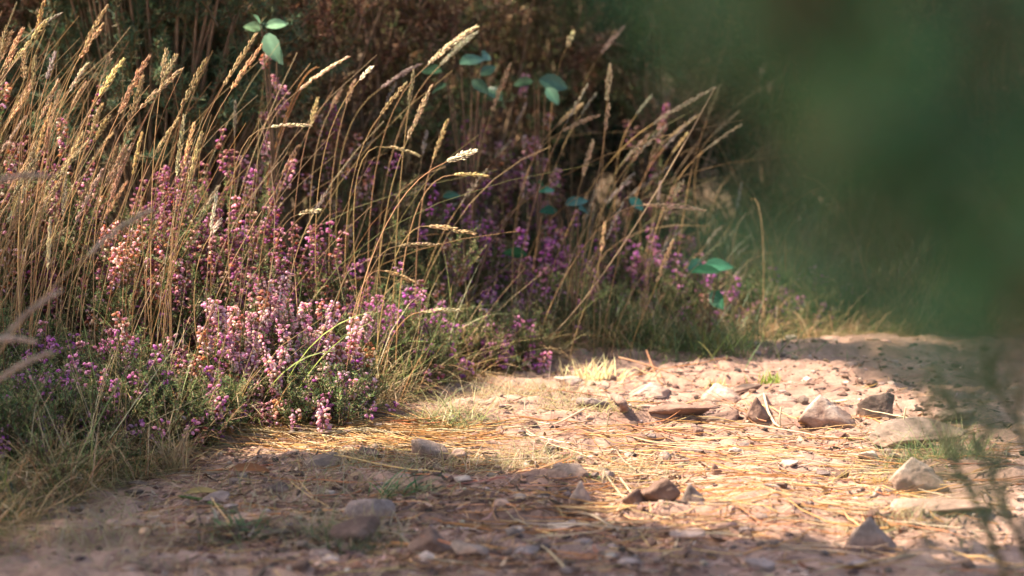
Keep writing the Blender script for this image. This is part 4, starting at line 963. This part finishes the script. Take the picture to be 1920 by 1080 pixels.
for px, py in spots:
    p = at(px, py, .65 + random.uniform(-.03, .03)); d_ = [np.linalg.norm(Q - p, axis=1).min() for _, Q, _, _ in BQ]; o, Q, tw, p0 = BQ[int(np.argmin(d_))]
    q = Q[int(np.argmin(np.linalg.norm(Q - p, axis=1)))]; tw.append([q - p0, (q + p) / 2 - p0 + [0, 0, .002], p - p0])
    mk('needle_tuft', random.choice(VT), o, tuple(p - p0), (random.gauss(0, .9), random.gauss(0, .9), random.uniform(0, 6.28)), random.uniform(.8, 1.15))
for o, Q, tw, p0 in BQ:
    mb = MB(); tubes(mb, (Q - p0)[None], np.linspace(.0016, .0007, 14)[None], 6, np.array((.14, .10, .06)))
    if tw: tubes(mb, np.array(tw), np.array([[.0008, .0006, .0005]]), 5, np.array((.12, .10, .05)))
    mk('twig', mb.mesh('twig', M_bark), o)
reseed(90)
# dark blurred shoots crossing the lower right
NT2 = [needle_tuft(.03, .014, 30, [(.06, .065, .035), (.05, .055, .03)], .0010, name='needle_tuft', stem=.0012, spread=(.5, 1.3)) for _ in range(3)]
for k, (a, b, c, lb) in enumerate([((2010, 1330), (1860, 950), (1715, 740), 'left of two dark soft shoots crossing the lower right'), ((2060, 1300), (1915, 960), (1775, 745), 'right of two dark soft shoots crossing the lower right'), ((2130, 1150), (2000, 900), (1850, 700), 'faint soft shoot at the right edge beside the two dark ones')]):
    Yd = 2.3; p0, p1, p2 = at(*a, Yd), at(*b, Yd), at(*c, Yd); p0[2] = float(Hf(p0[0], Yd)); t = np.linspace(0, 1, 14)[:, None]
    P = (1 - t) ** 2 * p0 + 2 * t * (1 - t) * p1 + t * t * p2; o = root('conifer_shoot', lb, 'conifer shoot', tuple(p0), 'dark soft shoots at lower right')
    mb = MB(); tubes(mb, (P - p0)[None], np.linspace(.004, .002, 14)[None], 6, np.array((.10, .075, .045))); mk('twig', mb.mesh('twig', M_bark), o)
    for q in range(24):
        i_ = random.randint(4, 13); mk('needle_tuft', random.choice(NT2), o, tuple(P[i_] - p0 + RNG.normal(0, .004, 3)), (random.gauss(0, .5), random.gauss(-.3, .5), random.uniform(0, 6.28)), 1.0)

# ================================================================== SHADE TREES (out of frame, left and above)
reseed(48)
LIT = [[(610, 795), (860, 785), (930, 740), (1010, 690), (1300, 700), (1520, 700), (1700, 760), (1840, 850), (1850, 960), (1760, 1010), (1500, 1012), (1200, 985), (1160, 905), (1010, 872), (880, 850), (620, 845)],
       [(400, 780), (560, 760), (640, 800), (600, 845), (450, 840)],
       [(620, 690), (800, 690), (960, 720), (860, 800), (600, 800)],
       [(380, 690), (720, 690), (760, 760), (720, 815), (380, 815)]]
def inpoly(x, y, P):
    c = False; j = len(P) - 1
    for i in range(len(P)):
        if (P[i][1] > y) != (P[j][1] > y) and x < (P[j][0] - P[i][0]) * (y - P[i][1]) / (P[j][1] - P[i][1]) + P[i][0]: c = not c
        j = i
    return c
def lit(x, y):
    if y < 2.9: return False
    px, py = pix(x, y, 0)
    return any(inpoly(px, py, P) for P in LIT)
CN = [needle_tuft(.16, .13, 360, [(.05, .09, .035), (.04, .075, .03), (.08, .11, .04)], .0032, stem=.004, spread=(-.1, 1.3)) for _ in range(5)]
TREES = [((-4.0, 7.7), 'tall pine shading the verge from beyond the left of the view'), ((-3.3, 2.9), 'nearer pine shading the lower part of the path'), ((-5.4, 9.6), 'farther pine shading the background scrub')]
SP = [[], [], []]
GR = .025; lx = np.arange(-2, 2.6, GR); ly = np.arange(-1, 8, GR)
LM = np.array([[lit(a, b) for a in lx] for b in ly])
_yy, _xx = np.nonzero(LM); LX = lx[_xx]; LY = ly[_yy]
def lit_dist(x, y): return float(np.sqrt(((LX - x) ** 2 + (LY - y) ** 2).min()))
def open_sky(x, y):      # gaps shaped into the unseen crowns so sun reaches the rear scrub
    return y > 3.7 and vn(x, y, 3.2, 77) > (-.6 if (y > 5.1 and x < .7) or (y > 4.75 and x < .0) else .0 if (y > 4.5 and x < .1) or (y > 4.25 and x < -.45) else .7)
big = small_n = tries = 0
while tries < 40000 and (big < 1250 or small_n < 650):
    tries += 1
    x, y = (random.uniform(-1.4, 1.7), random.uniform(2.5, 5.2) if random.random() < .75 else random.uniform(5.2, 6.9)) if random.random() < .88 else (random.uniform(-.6, .9), random.uniform(.1, 2.2))
    ld = lit_dist(x, y)
    if ld < .08 or open_sky(x, y): continue
    if ld < .27:
        if small_n >= 650: continue
        sc = random.uniform(.3, .42); small_n += 1; zt = random.uniform(1.3, 2.0)
    else:
        if big >= 1250: continue
        sc = random.uniform(.9, 1.35) if y < 4.9 else random.uniform(.7, 1.1); big += 1; zt = random.uniform(1.7, 3.1)
    p = np.array([x, y, 0]) + LN * (zt / LN[2])
    i_ = 2 if y > 6.0 else (0 if y > 4.25 else 1)
    SP[i_].append(np.append(p, sc))
for (tx, lb), pts in zip(TREES, SP):
    if not pts: pts = [np.array([tx[0] + .5 * math.cos(q), tx[1] + .5 * math.sin(q), 3 + .3 * q, 1.]) for q in range(12)]
    z0 = float(Hf(*tx)); o = root('pine_tree', lb, 'pine tree', (tx[0], tx[1], z0), 'pines outside the view')
    zz = np.linspace(-.1, 8, 14); tr = np.stack([.05 * np.sin(zz), .05 * np.cos(zz * 1.3), zz], -1)
    mb = MB(); tubes(mb, tr[None], np.linspace(.17, .04, 14)[None], 12, np.array((.16, .10, .07))); mk('trunk', mb.mesh('trunk', M_bark), o)
    pts = np.array(pts); scs = pts[:, 3]; pts = pts[:, :3]; b0 = np.array([tx[0], tx[1], z0])
    # boughs join each spray to its nearest neighbour back to the trunk
    st = np.array([0, 0, 4.2]); A = np.vstack([st, pts - b0]); nA = len(A); done = np.zeros(nA, bool); done[0] = True
    far = np.linalg.norm(A - A[0], axis=1); par = np.zeros(nA, int); segs = []
    for _ in range(nA - 1):
        q = int(np.argmin(np.where(done, 1e9, far))); segs.append((par[q], q)); done[q] = True
        d_ = np.linalg.norm(A - A[q], axis=1); up_ = d_ < far; far = np.where(up_, d_, far); par = np.where(up_, q, par)
    for ch in np.array_split(np.arange(len(segs)), 8):
        E = np.array([[A[segs[q][0]], A[segs[q][0]] * .5 + A[segs[q][1]] * .5 + [0, 0, .01], A[segs[q][1]]] for q in ch])
        th = np.array([.02 if np.linalg.norm(e_[2] - e_[0]) > .8 else .0035 for e_ in E])
        mb = MB(); tubes(mb, E, th[:, None] * np.array([[1.3, 1, .8]]), 5, np.array((.15, .10, .07)))
        bo = mk('bough', mb.mesh('bough', M_bark), o)
        for q in ch:
            w_ = segs[q][1]
            mk('needle_spray', random.choice(CN), bo, tuple(A[w_]), (random.gauss(0, .8), random.gauss(0, .8), random.uniform(0, 6.28)), float(scs[w_ - 1]))
    mk('crown', CN[0], o, (0, 0, 8), None, 5)
